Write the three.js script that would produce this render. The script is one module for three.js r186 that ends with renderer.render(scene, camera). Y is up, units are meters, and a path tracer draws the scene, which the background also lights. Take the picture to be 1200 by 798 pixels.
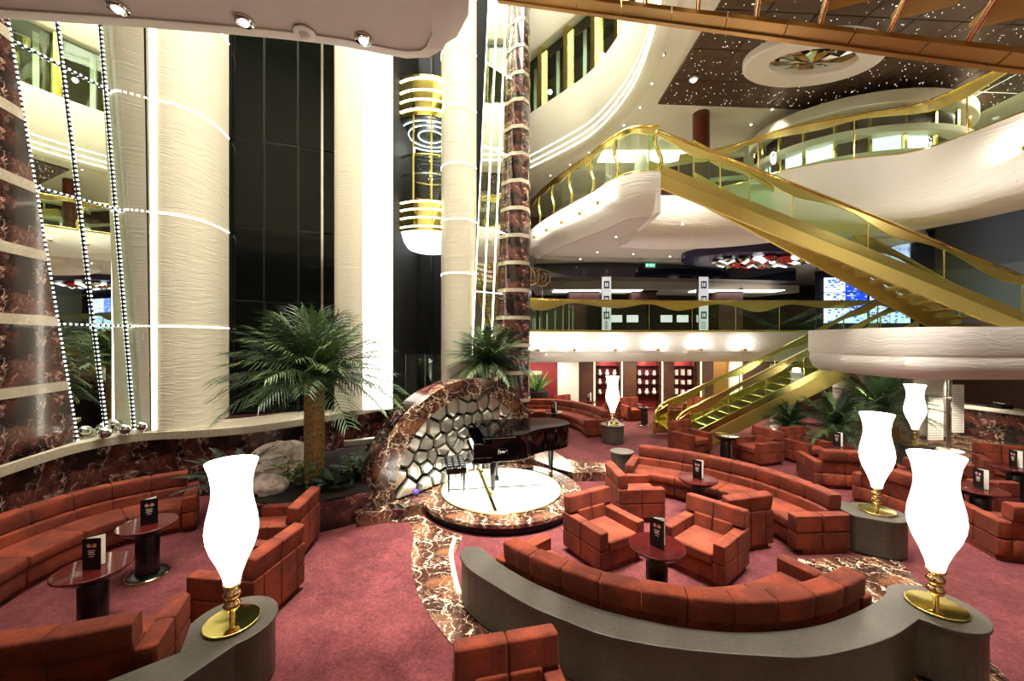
import * as THREE from 'three';
import { RoundedBoxGeometry } from 'three/addons/geometries/RoundedBoxGeometry.js';
import { mergeGeometries, toCreasedNormals } from 'three/addons/utils/BufferGeometryUtils.js';
import { RectAreaLightUniformsLib } from 'three/addons/lights/RectAreaLightUniformsLib.js';

// ------------------------------------------------------------------ camera, exposure, big lights
const F = 460, EYE = 3;                              // focal length in pixels of a 1200 x 798 frame; eye height in metres
const scene = new THREE.Scene();
scene.background = new THREE.Color(0x000000);
const camera = new THREE.PerspectiveCamera(2 * Math.atan(399 / F) * 180 / Math.PI, 1200 / 798, 0.05, 80);
camera.position.set(0, EYE, 0);
camera.lookAt(0, EYE, -10);
const renderer = new THREE.WebGLRenderer({ antialias: true });
renderer.toneMapping = THREE.LinearToneMapping;
renderer.toneMappingExposure = 1.14;
renderer.shadowMap.enabled = true;
RectAreaLightUniformsLib.init();

const WARM = 0xfff0d8, WHITE = 0xfff8ee;
function areaLight(x, h, d, w, l, intensity, color = WARM, dir = [0, -1, 0]) {
  const a = new THREE.RectAreaLight(color, intensity, w, l);
  a.position.set(x, h, -d);
  a.lookAt(x + dir[0], h + dir[1], -d - dir[2]);
  scene.add(a);
  return a;
}
function pointLight(x, h, d, intensity, color = WARM, r = 2) {
  const p = new THREE.PointLight(color, intensity); p.position.set(x, h, -d); p.castShadow = true; p.shadow.radius = r; scene.add(p); return p;
}
function spotLight(x, h, d, tx, th, td, intensity, angle = 0.7, color = WARM, r = 3) {
  const s = new THREE.SpotLight(color, intensity, 0, angle, 0.6);
  s.position.set(x, h, -d); s.target.position.set(tx, th, -td); s.castShadow = true; s.shadow.radius = r; scene.add(s); scene.add(s.target); return s;
}
// fill light added from above (their glowing panels are built further down, in the ceilings they sit in)
const ROOF_FILL = { x: -2.0, d: 6.5, w: 7, l: 11, h: 18.9 };  // unseen roof panel, added as the main soft light
areaLight(ROOF_FILL.x, ROOF_FILL.h - 0.03, ROOF_FILL.d, ROOF_FILL.w, ROOF_FILL.l, 13, WHITE);
// spots added in the roof to light the lounge, and spots in the star ceiling (their housings are built with those ceilings)
const ROOF_FILL_SPOTS = [[-1.6, 6.2, 1100], [.4, 4.6, 1300], [.4, 7.4, 900], [-.6, 9.4, 700], [-2.4, 4.6, 330], [1.6, 5.6, 1300]];
for (const [x, d, k] of ROOF_FILL_SPOTS) spotLight(x, 18.75, d, x + .1, 0, d, k, .2, WHITE, 12);
const STAR_SPOTS = [[4.0, 5.4, 170], [5.6, 6.9, 135], [6.9, 7.0, 110], [4.3, 9.3, 150], [7.4, 9.0, 125], [5.6, 4.6, 125]];
const FASCIA_FILL_SPOTS = [[5.0, 4.8, 10.0, 2.5, 7.9, 150], [5.2, 5.6, 8.7, 2.5, 8.0, 120], [4.2, 6.0, 7.6, 6.3, 8.9, 26]];   // added to brighten the landing and right gallery fascias: x, depth, target
for (const [x, d, tx, th, td, k] of FASCIA_FILL_SPOTS) spotLight(x, 9.14, d, tx, th, td, k, .46, WHITE, 10);
for (const [x, d, k] of STAR_SPOTS) spotLight(x, 9.14, d, x, 0, d - .2, k, .55, WHITE, 6);
const LOUNGE_FILL_PANELS = [[1.2, 15.2, 2.2, 1.6], [5.2, 15.2, 3.0, 1.6], [9.8, 15.0, 3.0, 1.6]];          // x, depth, width, length under deck two, added as fill light
for (const [x, d, w, l] of LOUNGE_FILL_PANELS) areaLight(x, 2.27, d, w, l, 8, WARM);
const DECK2_FILL_PANELS = [[3.4, 15.8, 3.5, 0.7], [9.0, 15.8, 3.5, 0.7]];  // panels added to brighten the first gallery
for (const [x, d, w, l] of DECK2_FILL_PANELS) areaLight(x, 4.95, d, w, l, 4.5, 0xe6ecff);
const DECK3_FILL_PANELS = [[5.0, 13.4, 4.0, 0.8], [12.2, 9.0, 1.2, 4.0]];  // panels added as ambient light for the second gallery
for (const [x, d, w, l] of DECK3_FILL_PANELS) areaLight(x, 9.22, d, w, l, 9, WARM);

// ------------------------------------------------------------------ helpers
function rngOf(seed) { let a = seed >>> 0; return () => { a = (a + 0x6D2B79F5) | 0; let t = Math.imul(a ^ (a >>> 15), 1 | a); t = (t + Math.imul(t ^ (t >>> 7), 61 | t)) ^ t; return ((t ^ (t >>> 14)) >>> 0) / 4294967296; }; }
const rnd = rngOf(7);
const V = (x, h, d) => new THREE.Vector3(x, h, -d);
function at(px, py, h) { const d = F * (EYE - h) / (py - 399); return [(px - 600) / F * d, d]; }   // a pixel on the level plane at height h -> plan point
const usedNames = new Map();
function numbered(n) { const k = usedNames.get(n) || 0; usedNames.set(n, k + 1); return k ? n + '_' + String(k).padStart(3, '0') : n; }
function shadow(m) { m.castShadow = true; m.receiveShadow = true; return m; }
function mesh(name, geo, mat, parent) { const m = shadow(new THREE.Mesh(geo, mat)); m.name = parent ? name : numbered(name); (parent || scene).add(m); return m; }
function thing(name, label, category, group, x = 0, h = 0, d = 0, turn = 0) {
  const o = new THREE.Group(); o.name = numbered(name); o.position.set(x, h, -d); o.rotation.y = turn;
  o.userData = { label, category }; if (group) o.userData.group = group; scene.add(o); return o;
}
function struct(name, label, category, geo, mat) {
  const o = geo ? shadow(new THREE.Mesh(geo, mat)) : new THREE.Group();
  o.name = numbered(name); o.userData = { kind: 'structure', label, category }; scene.add(o); return o;
}
function copyOf(src, label, group, x, h, d, turn) {
  const c = src.clone(); c.name = numbered(src.name.replace(/_\d{3}$/, '')); c.userData = { ...src.userData, label }; if (group) c.userData.group = group;
  c.position.set(x, h, -d); c.rotation.y = turn; scene.add(c); return c;
}
function metreUV(g) {                                    // texture coordinates in metres, by the main direction of each face
  const n = g.index ? g.toNonIndexed() : g, p = n.attributes.position, uv = new Float32Array(p.count * 2);
  const a = new THREE.Vector3(), b = new THREE.Vector3(), c = new THREE.Vector3();
  for (let i = 0; i < p.count; i += 3) {
    a.fromBufferAttribute(p, i); b.fromBufferAttribute(p, i + 1); c.fromBufferAttribute(p, i + 2);
    const f = b.clone().sub(a).cross(c.clone().sub(a)), ax = Math.abs(f.x), ay = Math.abs(f.y), az = Math.abs(f.z);
    [a, b, c].forEach((v, k) => {
      const w = ay >= ax && ay >= az ? [v.x, v.z] : ax >= az ? [v.z, v.y] : [v.x, v.y];
      uv[(i + k) * 2] = w[0]; uv[(i + k) * 2 + 1] = w[1];
    });
  }
  n.setAttribute('uv', new THREE.BufferAttribute(uv, 2));
  if (!n.attributes.normal) n.computeVertexNormals();
  return n;
}
function merged(list) { return mergeGeometries(list.map(g => { const n = g.index ? g.toNonIndexed() : g; for (const k of Object.keys(n.attributes)) if (!['position', 'normal', 'uv'].includes(k)) n.deleteAttribute(k); return n; })); }
function box(w, h, l, x = 0, y = 0, z = 0) { const g = new THREE.BoxGeometry(w, h, l); g.translate(x, y, z); return metreUV(g); }
function rbox(w, h, l, r, x = 0, y = 0, z = 0, seg = 2) { const g = new RoundedBoxGeometry(w, h, l, seg, Math.min(r, w * .49, h * .49, l * .49)); g.translate(x, y, z); return metreUV(g); }
function lathe(pts, seg = 32) { return new THREE.LatheGeometry(pts.map(([r, y]) => new THREE.Vector2(r, y)), seg); }
function tube(pts, r, seg = 40, rad = 8, closed = false) { return new THREE.TubeGeometry(new THREE.CatmullRomCurve3(pts, closed, 'centripetal'), seg, r, rad, closed); }
function rod(a, b, r, rad = 8) { const g = new THREE.CylinderGeometry(r, r, a.distanceTo(b), rad); g.applyQuaternion(new THREE.Quaternion().setFromUnitVectors(new THREE.Vector3(0, 1, 0), b.clone().sub(a).normalize())); g.translate((a.x + b.x) / 2, (a.y + b.y) / 2, (a.z + b.z) / 2); return g; }
function slab(pts, h0, h1, bevel = 0) {                   // plan polygon [[x, depth] ...] raised from h0 to h1
  const s = new THREE.Shape(pts.map(([x, d]) => new THREE.Vector2(x, d)));
  const g = new THREE.ExtrudeGeometry(s, { depth: h1 - h0 - (bevel ? bevel : 0), bevelEnabled: !!bevel, bevelSize: bevel, bevelOffset: -bevel, bevelThickness: bevel, bevelSegments: 2, curveSegments: 24 });
  g.rotateX(-Math.PI / 2); g.translate(0, h0, 0);
  return metreUV(g);
}
// a plan curve: even samples with a normal that points towards (ix, id)
function plan(pts, n, inside, smooth = true) {
  const c = smooth ? new THREE.CatmullRomCurve3(pts.map(([x, d, h = 0]) => V(x, h, d)), false, 'centripetal') : null;
  const out = [];
  const P = pts.map(([x, d, h = 0]) => V(x, h, d));
  for (let i = 0; i <= n; i++) {
    let p, t;
    if (c) { p = c.getPointAt(i / n); t = c.getTangentAt(i / n); }
    else { const f = i / n * (P.length - 1), k = Math.min(P.length - 2, Math.floor(f)); p = P[k].clone().lerp(P[k + 1], f - k); t = P[k + 1].clone().sub(P[k]); }
    t.y = 0; t.normalize();
    out.push({ p, t, n: new THREE.Vector3(t.z, 0, -t.x) });
  }
  const m = out[out.length >> 1], s = V(inside[0], 0, inside[1]).sub(m.p).dot(m.n) < 0 ? -1 : 1;
  if (s < 0) out.forEach(o => o.n.negate());
  out.sign = s; out.len = out.slice(1).reduce((a, o, i) => a + o.p.distanceTo(out[i].p), 0);
  return out;
}
function between(c, a, b, n = 6) {                       // the stretch a..b (0..1) of a sampled curve
  const out = [], N = c.length - 1;
  for (let i = 0; i <= n; i++) {
    const f = (a + (b - a) * i / n) * N, k = Math.max(0, Math.min(N - 1, Math.floor(f))), w = f - k;
    out.push({ p: c[k].p.clone().lerp(c[k + 1].p, w), t: c[k].t.clone().lerp(c[k + 1].t, w).normalize(), n: c[k].n.clone().lerp(c[k + 1].n, w).normalize() });
  }
  out.sign = c.sign; return out;
}
// sweep a closed section [[offset along the normal, height] ...] along samples; scale(i) can shrink a ring towards the section's middle
function sweep(c, section, { scale = null, crease = 0.7, height = null, caps = true } = {}) {
  const m = section.length, pos = [], idx = [];
  const mid = section.reduce((a, s) => [a[0] + s[0] / m, a[1] + s[1] / m], [0, 0]);
  c.forEach((o, i) => {
    const k = scale ? scale(i) : [1, 0];
    for (const [off, h] of section) {
      const oo = mid[0] + (off - mid[0]) * k[0], hh = (mid[1] + (h - mid[1]) * k[0]) + (height ? height(i, h) : 0);
      pos.push(o.p.x + o.n.x * oo + o.t.x * k[1], o.p.y + hh, o.p.z + o.n.z * oo + o.t.z * k[1]);
    }
  });
  for (let i = 0; i < c.length - 1; i++) for (let j = 0; j < m; j++) { const a = i * m + j, b = i * m + (j + 1) % m; idx.push(a, b, a + m, b, b + m, a + m); }
  if (caps) { const tri = THREE.ShapeUtils.triangulateShape(section.map(s => new THREE.Vector2(...s)), []), e = (c.length - 1) * m; for (const [p, q, r] of tri) { idx.push(p, r, q); idx.push(e + p, e + q, e + r); } }
  const g = new THREE.BufferGeometry(); g.setAttribute('position', new THREE.Float32BufferAttribute(pos, 3)); g.setIndex(idx);
  // make the faces look outward
  const s2 = new THREE.Vector3(), q = i => new THREE.Vector3(pos[3 * i], pos[3 * i + 1], pos[3 * i + 2]);
  let vol = 0; for (let i = 0; i < idx.length; i += 3) vol += q(idx[i]).dot(s2.copy(q(idx[i + 1])).cross(q(idx[i + 2])));
  if (vol < 0) { for (let i = 0; i < idx.length; i += 3) { const t = idx[i]; idx[i] = idx[i + 1]; idx[i + 1] = t; } g.setIndex(idx); }
  return metreUV(toCreasedNormals(g, crease));
}
function rrect(o0, o1, h0, h1, r, lean = 0, k = 3) {     // a rounded rectangle section
  const out = [], cs = [[o1 - r, h1 - r, 0], [o0 + r, h1 - r, 1], [o0 + r, h0 + r, 2], [o1 - r, h0 + r, 3]];
  for (const [x, y, q] of cs) for (let i = 0; i <= k; i++) { const a = (q + i / k) * Math.PI / 2; const h = y + r * Math.sin(a); out.push([x + r * Math.cos(a) - (h - h0) * lean, h]); }
  return out;
}
function offsetPlan(c, o) { return c.map(s => [s.p.x + s.n.x * o, -(s.p.z + s.n.z * o)]); }

// ------------------------------------------------------------------ textures
function lattice(seed, n) { const r = rngOf(seed), a = new Float32Array(n * n); for (let i = 0; i < a.length; i++) a[i] = r(); return (x, y) => { x = ((x % n) + n) % n; y = ((y % n) + n) % n; const i = Math.floor(x), j = Math.floor(y), u = x - i, v = y - j, s = u * u * (3 - 2 * u), t = v * v * (3 - 2 * v), i1 = (i + 1) % n, j1 = (j + 1) % n; return (a[j * n + i] * (1 - s) + a[j * n + i1] * s) * (1 - t) + (a[j1 * n + i] * (1 - s) + a[j1 * n + i1] * s) * t; }; }
function fbm(seed, base, oct) { const L = []; for (let o = 0; o < oct; o++) L.push(lattice(seed + o * 13, base << o)); return (u, v) => { let s = 0, w = 0.5, t = 0; for (let o = 0; o < oct; o++) { s += w * L[o](u * (base << o), v * (base << o)); t += w; w *= 0.55; } return s / t; }; }
function dataTex(n, f, metres, srgb = true) {
  const a = new Uint8Array(n * n * 4);
  for (let j = 0; j < n; j++) for (let i = 0; i < n; i++) { const c = f(i / n, j / n), k = (j * n + i) * 4; a[k] = Math.max(0, Math.min(255, c[0])); a[k + 1] = Math.max(0, Math.min(255, c[1])); a[k + 2] = Math.max(0, Math.min(255, c[2])); a[k + 3] = 255; }
  const t = new THREE.DataTexture(a, n, n); t.wrapS = t.wrapT = THREE.RepeatWrapping; t.magFilter = THREE.LinearFilter; t.minFilter = THREE.LinearMipmapLinearFilter; t.generateMipmaps = true;
  if (srgb) t.colorSpace = THREE.SRGBColorSpace; const m = Array.isArray(metres) ? metres : [metres, metres]; t.repeat.set(1 / m[0], 1 / m[1]); t.needsUpdate = true; return t;
}
const mix = (a, b, t) => [a[0] + (b[0] - a[0]) * t, a[1] + (b[1] - a[1]) * t, a[2] + (b[2] - a[2]) * t];
const smooth = (a, b, x) => { const t = Math.max(0, Math.min(1, (x - a) / (b - a))); return t * t * (3 - 2 * t); };
function marbleTex(seed, dark, light, vein, amount, metres) {
  const w1 = fbm(seed, 4, 4), w2 = fbm(seed + 50, 4, 4), n1 = fbm(seed + 100, 4, 5), n2 = fbm(seed + 150, 9, 4), pt = fbm(seed + 200, 3, 5), gr = fbm(seed + 250, 64, 2), br = fbm(seed + 300, 2, 3);
  return dataTex(768, (u, v) => {
    const a = (w1(u, v) - .5) * .35, b = (w2(u, v) - .5) * .35;
    const r1 = 1 - Math.abs(2 * n1(u + a, v + b) - 1), r2 = 1 - Math.abs(2 * n2(u + b, v - a) - 1);
    const k = smooth(.35, .62, br(u, v));
    const ve = Math.min(1, smooth(.93, .995, r1) * (.35 + .65 * k) + .75 * smooth(.94, .995, r2) * k) * amount;
    let c = mix(dark, light, smooth(.36, .66, pt(u + a, v + b))); c = mix(c, vein, ve);
    const g = (gr(u, v) - .5) * 26; return [c[0] + g, c[1] + g * .9, c[2] + g * .8];
  }, metres);
}
const T = {};
T.marbleWall = marbleTex(11, [30, 18, 17], [92, 50, 42], [206, 186, 170], .85, .95);
T.marbleStage = marbleTex(31, [58, 34, 25], [122, 80, 55], [226, 210, 184], 1, .7);
T.marblePale = marbleTex(51, [182, 172, 150], [206, 196, 176], [182, 160, 132], .5, 1.5);
{ const n = fbm(71, 5, 5), f = fbm(72, 128, 2), g = fbm(73, 18, 3);
  T.carpet = dataTex(512, (u, v) => { const a = n(u, v) * .55 + g(u, v) * .45, b = (f(u, v) - .5) * 40; const c = mix([86, 34, 36], [108, 49, 50], smooth(.28, .72, a)); return [c[0] + b, c[1] + b * .7, c[2] + b * .7]; }, 2.6);
  T.carpetBump = dataTex(512, (u, v) => { const b = f(u, v) * 255; return [b, b, b]; }, .8, false); }
{ const n = fbm(81, 6, 4), f = fbm(82, 90, 2);
  T.suede = dataTex(512, (u, v) => { const a = smooth(.3, .72, n(u, v)), b = (f(u, v) - .5) * 20; const c = mix([100, 38, 17], [134, 54, 25], a); return [c[0] + b, c[1] + b, c[2] + b * .8]; }, 1.3); }
{ const n = fbm(91, 8, 4), f = lattice(92, 256);
  T.grey = dataTex(512, (u, v) => { const a = n(u, v * .25), b = (f(u * 64, v * 256) - .5) * 18; const c = mix([74, 68, 60], [92, 85, 75], a); return [c[0] + b, c[1] + b, c[2] + b]; }, 1.4); 
}
{ const L = lattice(101, 128), M = lattice(102, 32), W = lattice(103, 8);
  T.ridge = dataTex(512, (u, v) => { const w = (W(u * 8, v * 8) - .5) * .06; const b = (L(u * 8, (v + w) * 128) * .65 + M(u * 8, (v + w) * 32) * .35) * 255; return [b, b, b]; }, [2.4, 1.5], false); }
{ const f = lattice(111, 256), n = fbm(112, 4, 3);
  T.wood = dataTex(512, (u, v) => { const b = (f(u * 200, v * 8) - .5) * 26, a = n(u, v); const c = mix([58, 34, 24], [92, 54, 36], a); return [c[0] + b, c[1] + b * .8, c[2] + b * .6]; }, 1.2); }
{ const f = lattice(121, 64), n = fbm(122, 12, 3);
  T.bark = dataTex(256, (u, v) => { const b = (f(u * 64, v * 16) - .5) * 60, a = n(u, v); const c = mix([112, 86, 50], [184, 152, 98], a); return [c[0] + b, c[1] + b, c[2] + b * .8]; }, .5); }
{ const n = fbm(131, 6, 5); T.rock = dataTex(256, (u, v) => { const a = n(u, v); return mix([196, 168, 154], [236, 226, 216], smooth(.2, .7, a)); }, .6); }
function canvasTex(w, h, draw) { const c = document.createElement('canvas'); c.width = w; c.height = h; draw(c.getContext('2d'), w, h); const t = new THREE.CanvasTexture(c); t.colorSpace = THREE.SRGBColorSpace; return t; }

// ------------------------------------------------------------------ materials
const S = p => new THREE.MeshStandardMaterial(p), Ph = p => new THREE.MeshPhysicalMaterial(p);
const glow = (color, k, base = 0xffffff) => S({ color: base, emissive: color, emissiveIntensity: k, roughness: .6 });
const M = {
  carpet: S({ map: T.carpet, bumpMap: T.carpetBump, bumpScale: .006, roughness: 1 }),
  suede: Ph({ map: T.suede, roughness: .9, sheen: .06, sheenColor: new THREE.Color(.9, .45, .25), sheenRoughness: .4 }),
  marble: Ph({ map: T.marbleWall, roughness: .16, clearcoat: .4, clearcoatRoughness: .06 }),
  marbleStage: Ph({ map: T.marbleStage, roughness: .18, clearcoat: .4, clearcoatRoughness: .06 }),
  marblePale: Ph({ map: T.marblePale, roughness: .25, clearcoat: .3, clearcoatRoughness: .1 }),
  cream: S({ color: 0xe9e2cc, bumpMap: T.ridge, bumpScale: .006, roughness: .62 }),
  creamSmooth: S({ color: 0xdedac4, roughness: .55 }),
  white: S({ color: 0xece7dc, bumpMap: T.ridge, bumpScale: .008, roughness: .55 }),
  whitePlain: S({ color: 0xf0ebe0, roughness: .6 }),
  soffit: S({ color: 0xcbc0b2, roughness: .7 }),
  ceiling: S({ color: 0xe6e4d2, roughness: .6 }),
  gold: S({ color: 0xf4e68c, metalness: 1, roughness: .1 }),
  goldSatin: S({ color: 0xf6e690, metalness: 1, roughness: .26 }),
  goldBrushed: S({ color: 0xdcc572, metalness: .85, roughness: .5 }),
  bronze: S({ color: 0xac8448, metalness: .8, roughness: .34 }),
  copper: S({ color: 0xeecb98, metalness: 1, roughness: .12 }),
  chrome: S({ color: 0xd8d8d4, metalness: 1, roughness: .12 }),
  mirror: S({ color: 0xe8efe0, metalness: 1, roughness: .01 }),
  stone: Ph({ color: 0xd2d0c4, metalness: .65, roughness: .2 }),
  glass: Ph({ color: 0xf4fff6, transmission: 1, thickness: 0, roughness: .01, ior: 1.45 }),
  glassGreen: Ph({ color: 0xcfe8c8, transmission: .75, thickness: 0, roughness: .25, ior: 1.45 }),
  blackGlass: Ph({ color: 0x070b09, roughness: .08, specularIntensity: .35 }),
  blackMatte: S({ color: 0x0b0c0b, roughness: .7 }),
  darkFrame: S({ color: 0x1c201d, roughness: .35, metalness: .4 }),
  piano: Ph({ color: 0x040404, roughness: .05, specularIntensity: .6 }),
  ivory: S({ color: 0xf3efe2, roughness: .3 }),
  leather: Ph({ color: 0x121612, roughness: .45 }),
  grey: S({ map: T.grey, roughness: .42 }),
  tableTop: Ph({ color: 0x4a1614, roughness: .06, specularIntensity: .6 }),
  tableLeg: Ph({ color: 0x0d0e0d, roughness: .3, clearcoat: .3 }),
  card: S({ color: 0x0a0a0a, roughness: .4 }), paper: S({ color: 0xf6f3ea, roughness: .8 }),
  wood: S({ map: T.wood, roughness: .45 }), woodPale: S({ color: 0x8c7c5e, roughness: .6 }), woodRed: S({ color: 0x5c2013, roughness: .3 }),
  red: S({ color: 0x7c1822, roughness: .6 }), redBright: S({ color: 0xb81a1a, roughness: .5 }),
  navy: Ph({ color: 0x10152c, roughness: .12, clearcoat: .6, clearcoatRoughness: .05 }),
  star: S({ color: 0x5c4638, roughness: .3, metalness: .3 }),
  leafA: S({ color: 0x38502c, roughness: .5, side: THREE.DoubleSide }), leafB: S({ color: 0x566c3c, roughness: .5, side: THREE.DoubleSide }), leafC: S({ color: 0x283a28, roughness: .5, side: THREE.DoubleSide }), leafD: S({ color: 0x6d9440, roughness: .5, side: THREE.DoubleSide }),
  bark: S({ map: T.bark, roughness: .9 }), rock: S({ map: T.rock, roughness: .8 }), soil: S({ color: 0x1d140e, roughness: 1 }),
  violet: S({ color: 0x6a4fb0, roughness: .5 }),
  shade: glow(0xfff6e4, 3.2), led: glow(0xf6fbff, 3), ledWarm: glow(0xfff4de, 4.5), ledLine: glow(0xfff2dc, 3.4),
  addedPanelLight: glow(0xfff6e8, 1.7), spotGlow: glow(0xffffff, 5), stageGlow: glow(0xfffbe8, 2.4), backlit: glow(0xfffaf0, 2.6),
  exit: glow(0x3ce0b0, 2.2), goldLed: glow(0xffd080, 3), starGlow: glow(0xfff4e0, 1.1),
};

// ------------------------------------------------------------------ shell: floor, outer walls, roof
const X0 = -12, X1 = 17.5, D0 = -5, D1 = 20;
let spotProto = null;
for (const [x, h, d] of [...ROOF_FILL_SPOTS.map(([x, d]) => [x, 18.82, d]), ...STAR_SPOTS.map(([x, d]) => [x, 9.2, d]), ...FASCIA_FILL_SPOTS.map(([x, d]) => [x, 9.2, d])]) {
  const lab = h > 12 ? 'round spotlight added in the atrium roof to light the lounge' : 'round bright spotlight in the star ceiling, several added to light the fascias', gr = h > 12 ? 'added spotlights in the roof' : 'bright spotlights in the star ceiling';
  if (!spotProto) { spotProto = thing('ceiling_spotlight', lab, 'spotlight', gr, x, h, d); mesh('can', lathe([[.09, -.04], [.11, -.04], [.12, .06], [.09, .06]], 20), M.chrome, spotProto); mesh('bulb', new THREE.SphereGeometry(.08, 14, 10), M.spotGlow, spotProto); }
  else copyOf(spotProto, lab, gr, x, h, d, 0);
}
struct('floor', 'rose red mottled carpet covering the lounge floor', 'carpet', slab([[X0, D0], [X1, D0], [X1, D1], [X0, D1]], -.2, 0), M.carpet);
struct('wall_left', 'plain outer wall behind the mirrored bays', 'wall', box(.2, 19.4, D1 - D0, X0 - .1, 9.5, -(D0 + D1) / 2), M.blackMatte);
struct('wall_right', 'plain cream outer wall beyond the bar', 'wall', box(.2, 19.4, D1 - D0, X1 + .1, 9.5, -(D0 + D1) / 2), M.creamSmooth);
struct('wall_back', 'dark panelled rear wall behind the decks', 'wall', box(X1 - X0 + .4, 19.4, .2, (X0 + X1) / 2, 9.5, -D1 - .1), M.wood);
struct('wall_front', 'cream wall at the near end of the atrium', 'wall', box(X1 - X0 + .4, 19.4, .2, (X0 + X1) / 2, 9.5, -D0 + .1), M.creamSmooth);
struct('ceiling', 'pale roof over the whole atrium', 'ceiling', box(X1 - X0 + .4, .3, D1 - D0 + .4, (X0 + X1) / 2, 19.15, -(D0 + D1) / 2), M.ceiling);
{ const t = thing('added_light_panel', 'large luminous panel added in the atrium roof as fill light', 'light panel');
  mesh('light_panel', box(ROOF_FILL.w, .06, ROOF_FILL.l, ROOF_FILL.x, ROOF_FILL.h + .06, -ROOF_FILL.d), M.addedPanelLight, t); mesh('frame', merged([box(ROOF_FILL.w + .3, .1, .15, ROOF_FILL.x, ROOF_FILL.h + .05, -ROOF_FILL.d - ROOF_FILL.l / 2 - .08), box(ROOF_FILL.w + .3, .1, .15, ROOF_FILL.x, ROOF_FILL.h + .05, -ROOF_FILL.d + ROOF_FILL.l / 2 + .08)]), M.gold, t); }

// ------------------------------------------------------------------ left side: marble wall, ledge, mirror, columns, lift bays
const LIP = [[-5.6, 2.2], [-6.35, 3.8], [-6.98, 5.45], [-7.2, 6.6], [-6.9, 7.25], [-6.0, 7.5], [-5.3, 7.85], [-4.2, 9.1], [-3.6, 10.2], [-2.9, 10.9], [-1.6, 11.0], [-.4, 11.1]];
const lip = plan(LIP, 80, [-9, 8]);
struct('wall_planter', 'dark red veined marble dado wall curving behind the left sofas', 'wall', sweep(lip, [[.06, 0], [.06, 1.14], [.4, 1.14], [.4, 0]]), M.marble);
struct('trim_1', 'pale stone ledge capping the curved marble dado', 'ledge', sweep(lip, [[0, 1.14], [0, 1.28], [.03, 1.3], [1.0, 1.3], [1.0, 1.14]]), M.marblePale);
{ // marble wall with pale bands, its right edge raked like the strip of lights
  const mx = d => -6.98 - .29 * (d - 5.36), top = 12, dEnd = h => 6.63 - (h - 1.3) * .1932;
  const w = struct('wall_marble', 'dark red marble wall with pale stone bands left of the mirror', 'wall');
  const hs = [1.3, 2.19, 3.23, 4.22, 5.2, 6.18, 7.18, 8.18, 9.18, 10.2];
  const prism = (h0, h1, d0, out) => { const g = new THREE.BufferGeometry(), p = []; for (const o of [out, -.2]) for (const [d, h] of [[d0, h0], [dEnd(h0), h0], [dEnd(h1), h1], [d0, h1]]) p.push(mx(d) + o, h, -d - o * .29);
    g.setAttribute('position', new THREE.Float32BufferAttribute(p, 3)); g.setIndex([0, 2, 1, 0, 3, 2, 4, 5, 6, 4, 6, 7, 0, 1, 5, 0, 5, 4, 3, 7, 6, 3, 6, 2, 1, 2, 6, 1, 6, 5, 0, 4, 7, 0, 7, 3]); const n = g.toNonIndexed(); n.computeVertexNormals(); return metreUV(n); };
  for (let i = 0; i < hs.length; i++) { const a = hs[i] + (i ? .15 : 0), b = hs[i + 1] ?? top; mesh('marble_panel', prism(a, b, 2.6, 0), M.marble, w); if (i) mesh('stone_band', prism(hs[i], a, 2.6, .012), M.marblePale, w); }
}
{ // leaning-edged mirror with strips of light beads
  const my = d => -7.35 + .2 * (d - 6.63), q = Math.hypot(1, .2), nx = 1 / q, nd = -.2 / q;
  const w = struct('wall_mirror', 'tall mirror crossed by strips of bright white light beads', 'mirror');
  const line = (b, t) => h => b + (t - b) * (h - 1.3) / 6.2;       // depth of a raked strip at height h
  const strips = [line(6.63, 5.87), line(7.04, 6.45), line(7.46, 7.02), line(7.75, 7.6)], hs = [1.3, 3.27, 5.4, 7.5, 9.6];
  for (let i = 0; i < 3; i++) for (let k = 0; k < 4; k++) {
    const p = [], c = [[strips[i](hs[k]), hs[k]], [strips[i + 1](hs[k]), hs[k]], [strips[i + 1](hs[k + 1]), hs[k + 1]], [strips[i](hs[k + 1]), hs[k + 1]]];
    for (const o of [0, -.02]) for (const [d, h] of c) p.push(my(d) + nx * o, h, -(d + nd * o));
    const g = new THREE.BufferGeometry(); g.setAttribute('position', new THREE.Float32BufferAttribute(p, 3)); g.setIndex([0, 1, 2, 0, 2, 3, 4, 6, 5, 4, 7, 6, 0, 5, 1, 0, 4, 5, 3, 2, 6, 3, 6, 7]);
    const n = g.toNonIndexed(); n.computeVertexNormals(); mesh('mirror_pane', n, M.mirror, w);
  }
  const strip = (a, b) => {                              // a, b: [depth, height]
    const A = V(my(a[0]) + nx * .012, a[1], a[0] + nd * .012), B = V(my(b[0]) + nx * .012, b[1], b[0] + nd * .012);
    const s = mesh('led_strip', rod(A, B, .018, 6), M.darkFrame, w), n = Math.round(A.distanceTo(B) / .075), beads = [];
    for (let i = 0; i <= n; i++) { const p = A.clone().lerp(B, i / n); const g = new THREE.IcosahedronGeometry(.017, 1); g.translate(p.x + nx * .016, p.y, p.z - nd * .016); beads.push(g); }
    const m = mesh('led_bead', mergeGeometries(beads), M.led, s); m.userData.kind = 'stuff';
  };
  for (let i = 0; i < 3; i++) strip([strips[i](1.32), 1.32], [strips[i](9.5), 9.5]);
  for (const h of [3.27, 5.4, 7.5]) strip([strips[0](h), h], [strips[3](h), h]);
}
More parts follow.
